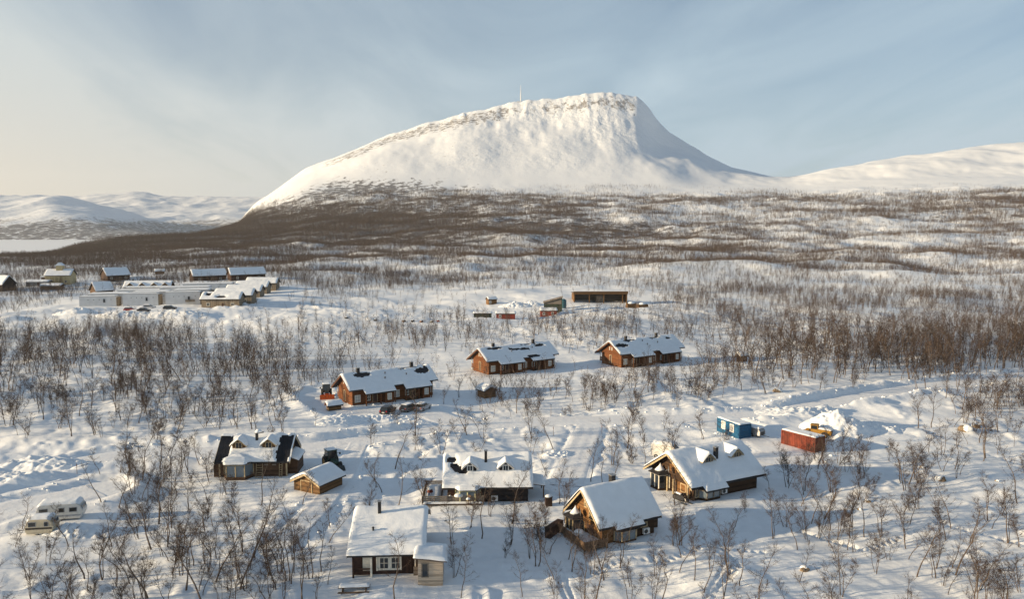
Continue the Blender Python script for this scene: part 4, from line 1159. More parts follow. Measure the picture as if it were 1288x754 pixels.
def tractor(label, px, py, rz, hood, plough, cat='tractor', s=1.0):
    g = G(px, py); t = thing('tractor', label, cat, g, rz); t.scale = (s, s, s)
    boxpart('chassis', 'darksteel', t, -1.3, 1.7, -.35, .35, .55, .95)
    loft([(.2,.955),(.2,1.5),(1.5,1.38),(1.85,1.2),(1.85,.955)], .42, 'hood', hood, t, .05)
    loft([(-1.35,.96),(-1.4,1.5),(-1.2,2.55),(.0,2.55),(.195,1.5),(.19,.96)], .78, 'cab', 'glass', t, .08)
    for X, Y in ((-1.36,-.76),(-1.36,.76),(.17,-.76),(.17,.76)): MB().tube((X,Y,1.0),(X*.9,Y*.9,2.55),.06,.06,5).build('cab_pillar', M[hood], t)
    boxpart('cab_roof', hood, t, -1.4, .15, -.82, .82, 2.553, 2.72, .04)
    snow_sheet('cab_snow', t, lambda X, Y: 2.72+0*X, -1.4, .15, -.8, .8, lambda X, Y: np.ones(np.shape(X), bool), .15, 9, .12, soft=.3)
    for Y in (-.85, .85): wheel(t, -.85, Y, .82, .45, 'yellow')
    for Y in (-.78, .78): wheel(t, 1.4, Y, .55, .36, 'yellow')
    for Y in (-1.25, 1.25):
        a = MB().tube((.05,Y*.62,2.2),(.05,Y,2.1),.03,.03,5).build('mirror_arm', M['darksteel'], t)
        boxpart('mirror', 'darksteel', a, .02, .08, Y-.12, Y+.12, 1.85, 2.2)
    MB().tube((.9,.3,1.4),(.9,.3,2.3),.05,.05,6).build('exhaust_pipe', M['darksteel'], t)
    MB().tube((-.6,-.7,2.7),(-.6,-.7,4.2),.018,.012,4).build('aerial', M['darksteel'], t)
    if plough:
        m = MB(); pr = []
        for i in range(7):
            a = -1.0+i*.36; pr.append((2.5-.55*math.cos(a)+.35, .1+.55*(math.sin(a)+.85)))
        k = len(pr); vs = [(x,-1.45,z) for x,z in pr]+[(x,1.45,z) for x,z in pr]+[(x+.07,-1.45,z) for x,z in pr]+[(x+.07,1.45,z) for x,z in pr]
        fs = [(i,i+1,k+i+1,k+i) for i in range(k-1)]+[(2*k+i,3*k+i,3*k+i+1,2*k+i+1) for i in range(k-1)]
        m.add(vs, fs).build('plough_blade', M[plough], t)
        for Y in (-.3, .3): MB().tube((1.7,Y,.7),(2.4,Y,.55),.08,.08,6).build('plough_arm', M['darksteel'], t)
        boxpart('plough_light_bar', plough, t, 1.9, 2.0, -.7, .7, 1.0, 1.12)
    else:
        for Y in (-.5, .5): MB().tube((1.2,Y,1.0),(2.6,Y*1.1,.5),.09,.08,6).build('loader_arm', M['darksteel'], t)
        m = MB().prism([(2.5,.1),(3.2,.12),(3.1,.35),(2.65,.8),(2.5,.8)], -.95, .95, 'y'); m.build('loader_bucket', M['darksteel'], t)
    return t
tractor('green tractor with clear cab parked behind the plank shed', 418, 588, -1.0, 'tractor', None)
tractor('dark tractor with bright orange snow plough beside the row house', 411, 500, 2.6-3.9, 'darksteel', 'orange', s=1.05)

# yellow wheel loader behind the red container
g = G(1038, 551); g = Vector((53.9, 137.9, Hs(53.9, 137.9)-.25))
t = thing('wheel_loader', 'old yellow wheel loader with snow on its bonnet behind the red container', 'loader', g, R(-30)); t.scale = (.85,)*3
boxpart('rear_frame', 'yellow', t, -.4, 2.9, -.75, .75, .8, 1.35, .05)
loft([(.3,1.353),(.3,1.95),(2.6,1.85),(3.0,1.6),(3.0,1.353)], .72, 'bonnet', 'yellow', t, .08)
boxpart('radiator_grille', 'darksteel', t, 2.95, 3.06, -.6, .6, .95, 1.7)
boxpart('cab_base', 'yellow', t, -1.1, .29, -.7, .7, 1.2, 1.8)
boxpart('cab_glass', 'glass', t, -1.05, .24, -.66, .66, 1.803, 2.55)
for X in (-1.07, .25):
    for Y in (-.68, .68): boxpart('cab_pillar', 'yellow', t, X-.06, X+.06, Y-.06, Y+.06, 1.803, 2.57)
boxpart('cab_roof', 'yellow', t, -1.2, .4, -.8, .8, 2.573, 2.72, .04)
boxpart('front_frame', 'yellow', t, -2.7, -.9, -.45, .45, .75, 1.2)
for Y in (-.55, .55): MB().tube((-1.5,Y,1.5),(-3.4,Y,.8),.12,.1,6).build('loader_arm', M['yellow'], t)
MB().prism([(-3.3,.1),(-4.1,.12),(-4.0,.4),(-3.5,1.1),(-3.3,1.1)], -1.2, 1.2, 'y').build('loader_bucket', M['darksteel'], t)
for X in (-1.9, 1.6):
    for Y in (-.95, .95): wheel(t, X, Y, .72, .5, 'yellow')
MB().tube((1.2,.4,1.9),(1.2,.4,2.7),.06,.06,6).build('exhaust_pipe', M['darksteel'], t)
snow_sheet('bonnet_snow', t, lambda X, Y: 1.95-.05*X, .3, 3.0, -.7, .7, lambda X, Y: np.ones(np.shape(X), bool), .35, 13, .13, soft=.35)

# small box trailer under snow, and the wheel of drums between the containers
g = G(949, 549)
t = thing('box_trailer', 'grey box trailer with rounded snowy lid between blue and red containers', 'trailer', g, R(-50))
loft([(-1.6,.45),(-1.65,1.2),(-1.35,1.65),(1.2,1.65),(1.6,1.2),(1.6,.45)], .9, 'body', 'steel', t, .1)
for Y in (-.85, .85): wheel(t, 0, Y, .33, .2)
MB().tube((1.6,0,.5),(2.9,0,.45),.06,.05,6).build('tow_bar', M['darksteel'], t)
boxpart('hatch', 'darksteel', t, 1.58, 1.66, -.5, .5, .55, 1.1)
snow_sheet('snow_blanket', t, lambda X, Y: 1.66+0*X, -1.5, 1.4, -.85, .85, lambda X, Y: np.ones(np.shape(X), bool), .35, 15, .13, soft=.4)
# snow covered van behind the brown log cabin
g = ground0(840, 571, 0); g = Vector((*g, Hs(*g)))
t = thing('parked_van', 'white van buried in snow behind the left gable of the brown log cabin', 'van', g, R(-28))
loft([(-2.6,.4),(-2.65,2.0),(-2.4,2.3),(1.0,2.3),(1.9,1.35),(2.5,1.15),(2.6,.4)], .95, 'body', 'caravan', t, .1)
MB().add([(1.02,-.72,2.22),(1.02,.72,2.22),(1.87,.78,1.42),(1.87,-.78,1.42),(1.0,-.72,2.2),(1.0,.72,2.2),(1.85,.78,1.4),(1.85,-.78,1.4)],
   [(0,1,2,3),(4,7,6,5),(0,4,5,1),(1,5,6,2),(2,6,7,3),(3,7,4,0)]).build('windscreen', M['glass'], t, loc=(.05,0,.06))
for X in (-1.7, 1.7):
    for Y in (-.85, .85): wheel(t, X, Y, .34, .22)
snow_sheet('snow_blanket', t, lambda X, Y: 2.31+0*X, -2.5, 1.1, -.9, .9, lambda X, Y: np.ones(np.shape(X), bool), .6, 19, .15, soft=.6)
# snowmobile outside the brown log cabin
h_ = PLACE['E']; g = G(857, 631)
t = thing('snowmobile', 'dark snowmobile dusted with snow by the brown log cabin steps', 'snowmobile', g, R(-60))
loft([(-1.4,.25),(-1.45,.6),(-.3,.75),(.3,.95),(.9,.75),(1.2,.45),(1.0,.22)], .33, 'body', 'carblack', t, .08)
boxpart('seat', 'tyre', t, -1.3, .1, -.22, .22, .72, .9, .04); boxpart('track', 'tyre', t, -1.5, .2, -.2, .2, .02, .24)
for Y in (-.5, .5):
    MB().box(.2,1.6,Y-.09,Y+.09,.0,.05).build('ski', M['darksteel'], t); MB().tube((.9,Y,.05),(.7,Y*.5,.5),.04,.04,5).build('ski_strut', M['darksteel'], t)
MB().add([(.55,-.3,.9),(.55,.3,.9),(.3,.25,1.25),(.3,-.25,1.25),(.52,-.3,.9),(.52,.3,.9),(.27,.25,1.25),(.27,-.25,1.25)],[(0,1,2,3),(4,7,6,5),(0,4,5,1),(1,5,6,2),(2,6,7,3),(3,7,4,0)]).build('windshield', M['glass'], t)
MB().tube((.25,-.4,1.05),(.25,.4,1.05),.03,.03,5).build('handlebar', M['darksteel'], t)
snow_sheet('snow_dusting', t, lambda X, Y: .9+0*X, -1.2, 0, -.22, .22, lambda X, Y: np.ones(np.shape(X), bool), .16, 21, .08, soft=.15)

# picnic bench and rail half buried in front of the brown cabin
g = G(446, 743); g.z -= .3
t = thing('picnic_bench', 'snow covered picnic bench by the porch of the foreground brown cabin', 'bench', g, .06)
boxpart('table_top', 'deckwood', t, -1.6, 1.6, -.4, .4, .68, .75)
for Y in (-.8, .8): boxpart('seat', 'deckwood', t, -1.6, 1.6, Y-.15, Y+.15, .38, .44)
for X in (-1.2, 1.2):
    boxpart('leg', 'deckwood', t, X-.06, X+.06, -.3, .3, -.3, .677); boxpart('seat_brace', 'deckwood', t, X-.06, X+.06, -.9, .9, .3, .377)
snow_sheet('snow_blanket', t, lambda X, Y: .755+0*X, -1.55, 1.55, -.4, .4, lambda X, Y: np.ones(np.shape(X), bool), .3, 25, .12, soft=.3)

# ------------------------------------------------------------------ far village on the left
def block(label, pl, pr, pb, pt, depth, wins=(), door=True, balcony=False):
    a = ground0(pl, pb); b = ground0(pr, pb); L = math.hypot(b[0]-a[0], b[1]-a[1]); d = (a[1]+b[1])/2
    hh = (pb-pt)*d/F
    an = math.atan2(b[1]-a[1], b[0]-a[0])
    x, y = (a[0]+b[0])/2, d
    an += .2
    t = thing('terraced_block', label, 'building', (x-math.sin(an)*depth/2, y+math.cos(an)*depth/2, 0.1), an, 'white terraced blocks across the plateau')
    w = depth/2
    boxpart('wall', 'render', t, -L/2, L/2, -w, w, -1.0, hh)
    boxpart('parapet', 'steel', t, -L/2-.08, L/2+.08, -w-.08, w+.08, hh+.003, hh+.16)
    snow_sheet('snow_blanket', t, lambda X, Y: hh+.16+0*X, -L/2, L/2, -w, w, lambda X, Y: np.ones(np.shape(X), bool), .14, 3, .6, soft=.6)
    for u in wins:
        boxpart('vent_opening', 'glass', t, -L/2+u*L-.14, -L/2+u*L+.14, -w-.03, -w+.02, hh*.72, hh*.72+.32)
    if door:
        f = boxpart('window', 'greystripe', t, L*.14, L*.14+1.0, -w-.06, -w, hh*.5, hh*.5+1.75); boxpart('pane', 'glass', f, L*.14+.15, L*.14+.85, -w-.09, -w-.05, hh*.53, hh*.5+1.6)
        boxpart('recess_panel', 'taupe', t, L/2-.02, L/2+.9, -w+.15, w-.3, .2, hh-.5)
    if balcony:
        q = boxpart('balcony', 'taupe', t, L*.08, L*.36, -w-1.2, -w, hh*.42, hh*.42+.15)
        for i in range(3): boxpart('balcony_board', 'taupe', q, L*.08, L*.36, -w-1.22, -w-1.16, hh*.42+.2+i*.3, hh*.42+.42+i*.3)
V5 = (.24, .39, .54, .86)
block('white flat roofed block leftmost in the front terrace', 102, 145, 389.5, 373.5, 4.6, V5)
block('white flat roofed block in the middle of the front terrace', 156.5, 198, 389, 370, 4.6, V5)
block('white flat roofed block with a small balcony right in the front terrace', 210, 251, 388.5, 368, 4.6, V5, True, True)
block('white block behind the leftmost front block, only its right end showing', 112, 155.5, 387.3, 370.5, 9, (.3,.9))
block('white block behind the middle front block of the terrace', 168, 209.5, 386.6, 368, 9, (.3,.9))
block('white block behind the front block with the balcony', 220, 262, 386.2, 365.5, 9, (.3,.9))
block('long low white block second from the back of the terrace', 150, 205, 377, 365.5, 8, (.4,), False)
block('long white block with grey parapet third from the back of the terrace', 203, 262, 376, 362, 8, (.4,), False)
block('long white block at the far back of the terrace', 232, 291, 371, 357.5, 8, (.4,), False)

def far_house(label, px, py, rz, L, W, he, hr, wall, seed, T=.35, chim=(), group=None, name='far_house', cat='house', wins=2, holes=None):
    g = G(px, py)
    hh = House(name, label, cat, None, L, W, he, hr, wall, oh=.5, og=.6, T=T, seed=seed, loc=(g.x, g.y, rz), base_z=g.z-.2, cell=.45, group=group, holes=holes)
    for x in chim: chimney(hh.root, x, 0.2, hh.z(.2), 1.2, .7)
    for i in range(wins): hh.win('F', -L*.3+i*L*.6/max(1, wins-1), 1.0, 1.1, 1.2, pane='glass', t=.14)
    if L > 9: hh.door('F', L*.06, 1.0, 2.1)
    return hh
gg = 'stepped row of brown gabled houses'
names = ['nearest brown gabled house of the stepped row with bare patches on its roof', 'second brown gabled house of the stepped row behind the nearest one',
         'third brown gabled house counting from the front of the stepped row', 'fourth brown gabled house counting from the front of the stepped row', 'farthest brown gabled house at the back of the stepped row']
for i, (px, py, L) in enumerate(((281,384,17),(297,381,17),(309,375,17),(319,369,17),(331,364,17))):
    far_house(names[i], px, py, 2, L, 9, 3.6, 6.2, 'taupe', 110+i, .5, (), gg, 'gabled_house', 'house', 2, (lambda x, y: ell(x,y,-5.5,-1.4,1.2,.9) | ell(x,y,.2,-3.2,2.2,.7)) if i == 0 else None)
far_house('long brown house with dark gable behind the white blocks', 262, 353.5, 36, 21, 10, 3.4, 7.2, 'umber', 121, .5, (-5,4))
far_house('long brown house with pale chimney, behind the stepped row', 310, 351.5, 34, 22, 10, 3.2, 7.2, 'umber', 122, .5, (-6,6))
hh = far_house('low house with several bare dormers behind the middle white block', 188, 368.5, 8, 24, 9, 3.0, 6.4, 'darklog', 123, .3, (-8,5))
for q_ in (-8.5, -2.5, 3.5, 9): hh.dormer(q_, -3.6, 3.4, .5, 'darklog', 'tan', rise=1.5, T=.25, seed=int(40+q_))
far_house('brown house with snowy hipped roof behind the leftmost white block', 128, 373, 48, 9.5, 10, 3.2, 7.6, 'darklog', 124, .5, ())
far_house('dark chalet under wide snowy roof at the forest edge', 145, 352, 48, 15, 12, 3.0, 7.6, 'umber', 125, .5, (4,))
far_house('grey house cut by the left edge of the view', -3, 365, -15, 18, 10, 3.4, 8.2, 'black', 126, .5, ())
far_house('low dark hut left of the yellow house', 66, 364, 5, 12, 6, 2.2, 3.2, 'darklog', 127, .4, (), None, 'far_hut', 'hut', 0)
far_house('pale flat hut with blue shaded snow near the left edge', 49, 359, 10, 13, 7, 2.2, 3.0, 'steel', 128, .5, (), None, 'far_hut', 'hut', 0)
far_house('tiny snow topped hut alone at the forest edge', 201, 345, 20, 7, 5, 2.0, 3.4, 'shedwood', 129, .5, (), None, 'far_hut', 'hut', 0)
hh = far_house('tall yellow house with stepped snowy roofs and a small tower', 77, 356.5, 10, 15, 12, 5.0, 8.4, 'houseyellow', 130, .5, ())
boxpart('side_wing', 'darklog', hh.root, -9.5, -6.9, -4, 4, -.5, 4.2); boxpart('wing_roof', 'snow', hh.root, -9.9, -6.6, -4.4, 4.4, 4.2, 4.8)
boxpart('tower', 'houseyellow', hh.root, -1.8, 1.8, -2, 1.6, 6.0, 11.0); MB().prism([(-2.3,11.003),(0,12.8),(2.3,11.003)], -2.5, 2.1, 'y').build('tower_roof', M['snow'], hh.root)
for u in (-4,-1.3,1.3,4): boxpart('pillar', 'houseyellow', hh.root, u-.3, u+.3, -7.2, -6.7, -.5, 4.6)
cg2 = 'cars parked before the white terrace'
car('red car with snowy roof parked before the middle white block', 164, 392, .1, 'carred', 'estate', .25, cg2, 1.1)
car('dark low car parked right of the red one before the white terrace', 181, 392.5, .05, 'carblack', 'saloon', .1, cg2, 1.1)
car('grey car under snow close to the middle white block wall', 188, 388.8, .1, 'carsilver', 'estate', .3, cg2, 1.1)
car('black car parked before the white block with the balcony', 214, 390, .1, 'carblack', 'estate', .12, cg2, 1.15)

# ------------------------------------------------------------------ works yard in the middle distance
g = ground0(755, 381); z = Hs(*g)
t = thing('open_shed', 'long open fronted timber shed with three dark bays', 'shed', (g[0], g[1]+5, z-.1), .03)
L, D_, h0, h1 = 25.0, 10.0, 5.3, 4.4
boxpart('back_wall', 'grey_wood', t, -L/2, L/2, D_/2-.2, D_/2, -.5, h1-.1)
for X in (-L/2, L/2-.2): MB().prism([(-D_/2,-.5),(D_/2-.21,-.5),(D_/2-.21,h1-.1),(-D_/2,h0-.1)], X, X+.2, 'x').build('side_wall', M['shedwood'], t)
for X in (-L/2+.25, -L/2+L*.29, -L/2+L*.56, L/2-2.2, L/2-.25): boxpart('post', 'shedwood', t, X-.2, X+.2, -D_/2-.25, -D_/2+.15, -.5, h0-.9)
for i in range(25): boxpart('fascia_board', 'shedwood', t, -L/2-.3+i*(L+.6)/25+.02, -L/2-.3+(i+1)*(L+.6)/25-.02, -D_/2-.45, -D_/2-.27, h0-.9, h0+.25)
MB().prism([(-D_/2-.5,h0+.25),(D_/2+.4,h1),(D_/2+.4,h1+.2),(-D_/2-.5,h0+.45)], -L/2-.4, L/2+.4, 'x').build('roof', M['fascia'], t)
boxpart('inner_partition', 'grey_wood', t, -1.5, 2.4, -1.0, -.8, -.3, 3.4)
snow_sheet('snow_blanket', t, lambda X, Y: h0+.45+(Y+D_/2+.5)*(h1-h0-.25)/(D_+.9), -L/2-.2, L/2+.2, -D_/2+.6, D_/2+.4, lambda X, Y: np.ones(np.shape(X), bool), .3, 27, .8, soft=.8)
g = ground0(696, 390); z = Hs(*g)
t = thing('green_shed', 'dark green shed with one steep grey mono pitch roof', 'shed', (g[0], g[1]+3, z-.1), -.05)
MB().prism([(-3.9,-.5),(3.9,-.5),(3.9,6.6),(-3.9,4.4)], -3, 3, 'y').build('wall', M['green'], t)
MB().prism([(-4.3,4.32),(4.2,6.72),(4.2,6.9),(-4.3,4.5)], -3.5, 3.4, 'y').build('roof', M['grey_wood'], t)
MB().prism([(-3.6,4.2),(3.6,6.2),(3.6,3.9),(-3.6,3.9)], -3.08, -3.004, 'y').build('gable_cladding', M['grey_wood'], t)
g = ground0(709, 386); z = Hs(*g)
t = thing('fuel_tank', 'dark teal upright tank beside the green shed', 'tank', (g[0], g[1]+2, z-.1))
MB().tube((0,0,-.3),(0,0,3.6),1.35,1.35,18).build('tank_shell', M['teal'], t); MB().tube((0,0,3.603),(0,0,4.2),1.35,.5,18).build('tank_dome', M['teal'], t)
def yard_hut(label, px, py, L, W, he, hr, wall, seed, T, rz=2, name='yard_hut', cat='hut', wins=2):
    g = ground0(px, py)
    hh = House(name, label, cat, None, L, W, he, hr, wall, oh=.2, og=.25, T=T, seed=seed, loc=(g[0], g[1]+W/2, rz), base_z=Hs(*g)-.15, cell=.3)
    for i in range(wins): hh.win('F', -L*.28+i*L*.5, .8, .7, 1.0, frame='white', t=.14)
yard_hut('red hut with white corner in front of the green shed', 690, 394.5, 7.2, 4, 2.4, 3.0, 'redpaint', 141, .7)
yard_hut('long low red hut with thin snow right of the grey container', 636, 399.5, 8.0, 3.6, 2.2, 2.7, 'redpaint', 142, .45, 1, wins=1)
yard_hut('low dark grey container with snowy lid left of the long red hut', 607, 398.5, 7.6, 3, 2.0, 2.3, 'green', 143, .45, 1, 'yard_container', 'container', 0)
yard_hut('little bare wood hut with snowy roof behind the low grey container', 618, 382, 4.6, 3.6, 2.4, 3.4, 'shedwood', 144, .5, 25, wins=1)
for i, (px, py, lab) in enumerate(((794, 385, 'snowy stack of logs right of the open shed'), (808, 388, 'lower snow covered log stack farther right of the open shed'))):
    g = ground0(px, py); t = thing('log_stack', lab, 'log stack', (g[0], g[1], Hs(*g)), .2, 'log stacks by the open shed')
    for r_ in range(4-i):
        for k in range(6-r_): MB().tube((-2.2,(k+r_*.5-2.5)*.62,.3+r_*.52),(2.2,(k+r_*.5-2.5)*.62,.3+r_*.52),.3,.28,7).build('log', M['shedwood'], t)
    snow_cap(t, 0, 0, 2.1-.5*i, 1.6, .8)
rng = random.Random(5)
for i, (px, py, c, lab) in enumerate(((436,401,'darksteel','dark scrap sledge lying alone left on the snowy plain'),(472,404,'tyre','black scrap tub at the left of the junk row'),(508,405,'shedwood','yellow scrap crate in the middle of the junk row'),
      (519,405,'tyre','black scrap crate right of the yellow one'),(530,405.5,'rowwood','rusty brown scrap crate in the junk row'),(543,406,'darksteel','dark scrap crate right of the rusty brown one'),(551,405,'redpaint','red brown scrap crate at the right end of the junk row'),(517,400,'darksteel','dark scrap box behind the junk row'))):
    g = G(px, py); t = thing('scrap_crate', lab, 'crate', g, rng.random()); t.scale = (.5,)*3
    boxpart('crate_box', c, t, -1.1, 1.1, -.7, .7, -.3, 1.0, .06); boxpart('crate_lid', c, t, -1.15, 1.15, -.75, .75, 1.003, 1.1)
    snow_cap(t, .1, 0, 1.1, .8, .5)

# ------------------------------------------------------------------ mast on the fell
p = at_depth(655, 127, 3190); zt = Hs(p.x, p.y); top = at_depth(655, 107, 3190).z
t = thing('radio_mast', 'slim white radio mast on the crest of the snowy fell', 'mast', (p.x, p.y, zt-2))
MB().tube((0,0,0),(0,0,(top-zt)*.55),2.2,1.9,8).build('mast_tower', M['mast'], t)
MB().tube((0,0,(top-zt)*.55+.01),(0,0,top-zt+2),1.3,.6,8).build('aerial', M['mast'], t)
boxpart('equipment_hut', 'mast', t, -14, -4, -4, 4, -3, 5)

# ------------------------------------------------------------------ boulders, ploughed heaps, marker poles
def lump(seed, n=3, flat=.75):
    bm = bmesh.new(); bmesh.ops.create_icosphere(bm, subdivisions=n, radius=1.0)
    P = np.array([v.co[:] for v in bm.verts])
    k = 1+.30*fbm(P[:,0]*1.3+seed, P[:,1]*1.3+P[:,2]*.9, seed, 3)+.14*fbm(P[:,0]*3+P[:,2]*2, P[:,1]*3-P[:,2], seed+4, 2)
    for v, q in zip(bm.verts, k): v.co = Vector((v.co.x*q, v.co.y*q, v.co.z*q*flat))
    return bm
def boulder(label, px, py, s, seed, g2='boulders poking out of the snow'):
    g = G(px, py); t = thing('boulder', label, 'boulder', g, seed)
    bm = lump(seed); bm.transform(Matrix.Scale(s, 4)); me = bpy.data.meshes.new('rock'); bm.to_mesh(me)
    me.materials.append(M['rock']); o = bpy.data.objects.new('rock', me); COL.objects.link(o); o.parent = t
    bm.free(); bm = lump(seed+1); bm.transform(Matrix.Translation((s*.15, s*.3, s*.3))@Matrix.Scale(s*.86, 4)); me = bpy.data.meshes.new('snow_cap'); bm.to_mesh(me); bm.free()
    me.materials.append(M['snow']); me.polygons.foreach_set('use_smooth', [True]*len(me.polygons))
    o = bpy.data.objects.new('snow_cap', me); COL.objects.link(o); o.parent = t
    t['group'] = g2
for i, (lab, px, py, s) in enumerate((('tan boulder by the smooth mounds below the tiny red brown hut', 978, 493, 1.3), ('brown boulder half buried on the open slope right of the containers', 1184, 604, .95),
    ('largest flat boulder beneath the birches near the right edge', 1214, 541, 1.5), ('dark boulder beside the largest flat one', 1228, 538, 1.0), ('small dark stone left of the brown boulder on the slope', 1160, 588, .5),
    ('little stone under the birches at the right', 1246, 542, .5), ('small stone in the lower right drifts', 1254, 606, .4), ('low dark stone in the middle of the right slope', 1092, 632, .5),
    ('dark stone beneath the birches below the red container', 1082, 642, .45), ('snow topped stone below the brown log cabin', 1012, 718, .7))):
    boulder(lab, px, py, s*.72, 300+i*3)
def heap(label, px, py, rx, ry, h_, seed):
    g = G(px, py); n = 70
    a = np.linspace(-1.25, 1.25, n); X, Y = np.meshgrid(a*rx, a*ry, indexing='ij')
    e = np.clip(1-np.hypot(X/rx, Y/ry), -.1, 1)
    nz = ridged(X/2.6+seed, Y/2.6, seed, 4); Z = h_*(np.clip(e,0,1)**.8)*(.62+.5*nz)*.8+.5*np.clip(e*3,0,1)*(vnoise(X*2.2, Y*2.2, seed+2)-.4)
    W0 = H(X+g.x, Y+g.y); Z = np.where(e <= 0, W0-.3-g.z, W0+Z-g.z)
    i = np.arange(n*n).reshape(n, n); q = np.stack([i[:-1,:-1], i[1:,:-1], i[1:,1:], i[:-1,1:]], -1).reshape(-1, 4)
    o = mesh_np('snow_heap', np.stack([X,Y,Z],-1).reshape(-1,3), q, M['snow'], True); o.location = g
    tag(o, label, 'snow heap', 'ploughed snow heaps')
heap('tall rough heap of ploughed snow behind the yellow loader', 1052, 541, 6.5, 6.0, 4.6, 401)
heap('low long heap of ploughed snow left of the tall rough heap', 1005, 521, 9, 5, 1.6, 403)
heap('smooth heap of ploughed snow right of the tall rough heap', 1095, 540, 6, 4, 1.5, 405)
heap('heap of ploughed snow before the lined up cars', 476, 528, 7, 2.4, 1.1, 407)
heap('heap of ploughed snow at the left end of the parking bank', 425, 532, 4.5, 3, 1.5, 409)
heap('broad heap of ploughed snow on the road bend above the caravans', 60, 588, 8, 3.4, 2.0, 411)
heap('heap of ploughed snow between the roads at the left edge', 10, 606, 9, 3.2, 1.7, 413)
heap('heap of ploughed snow by the driveway behind the black cabin', 700, 572, 2.6, 2.6, .6, 415)
heap('heap of ploughed snow in front of the leftmost white block', 95, 396, 9, 5, 3.2, 417)
heap('heap of ploughed snow in front of the white block with the balcony', 218, 397, 14, 5, 3.0, 419)
heap('heap of ploughed snow in front of the middle white block', 160, 398, 12, 5, 2.8, 421)
heap('low ploughed bank of snow in front of the two caravans', 98, 668, 5.5, 2.2, 1.0, 427)
heap('snow heap beside the little bare wood hut in the yard', 648, 386, 8, 4, 2.8, 423)
heap('snow heap left of the green shed in the yard', 668, 384, 6, 4, 2.6, 425)
def pole(label, px, py, h_, m):
    g = G(px, py); t = thing('marker_pole', label, 'pole', g, 0, 'thin marker poles along the ploughed road')
    MB().tube((0,0,-.3),(0,0,h_),.035,.03,6).build('pole_shaft', M['shedwood'], t); MB().tube((0,0,h_*.75),(0,0,h_*.97),.05,.05,6).build('reflector', M[m], t)
pole('thin marker pole at the road edge above the driveway, left side', 696, 549, 1.7, 'redpaint')
pole('thin marker pole at the road edge above the driveway, right side', 757, 547, 1.7, 'redpaint')
pole('thin marker pole on the bank beside the caravan lot', 97, 597, 1.6, 'rowwood')
pole('thin marker pole below the middle row house', 693, 523, 2.2, 'tyre')

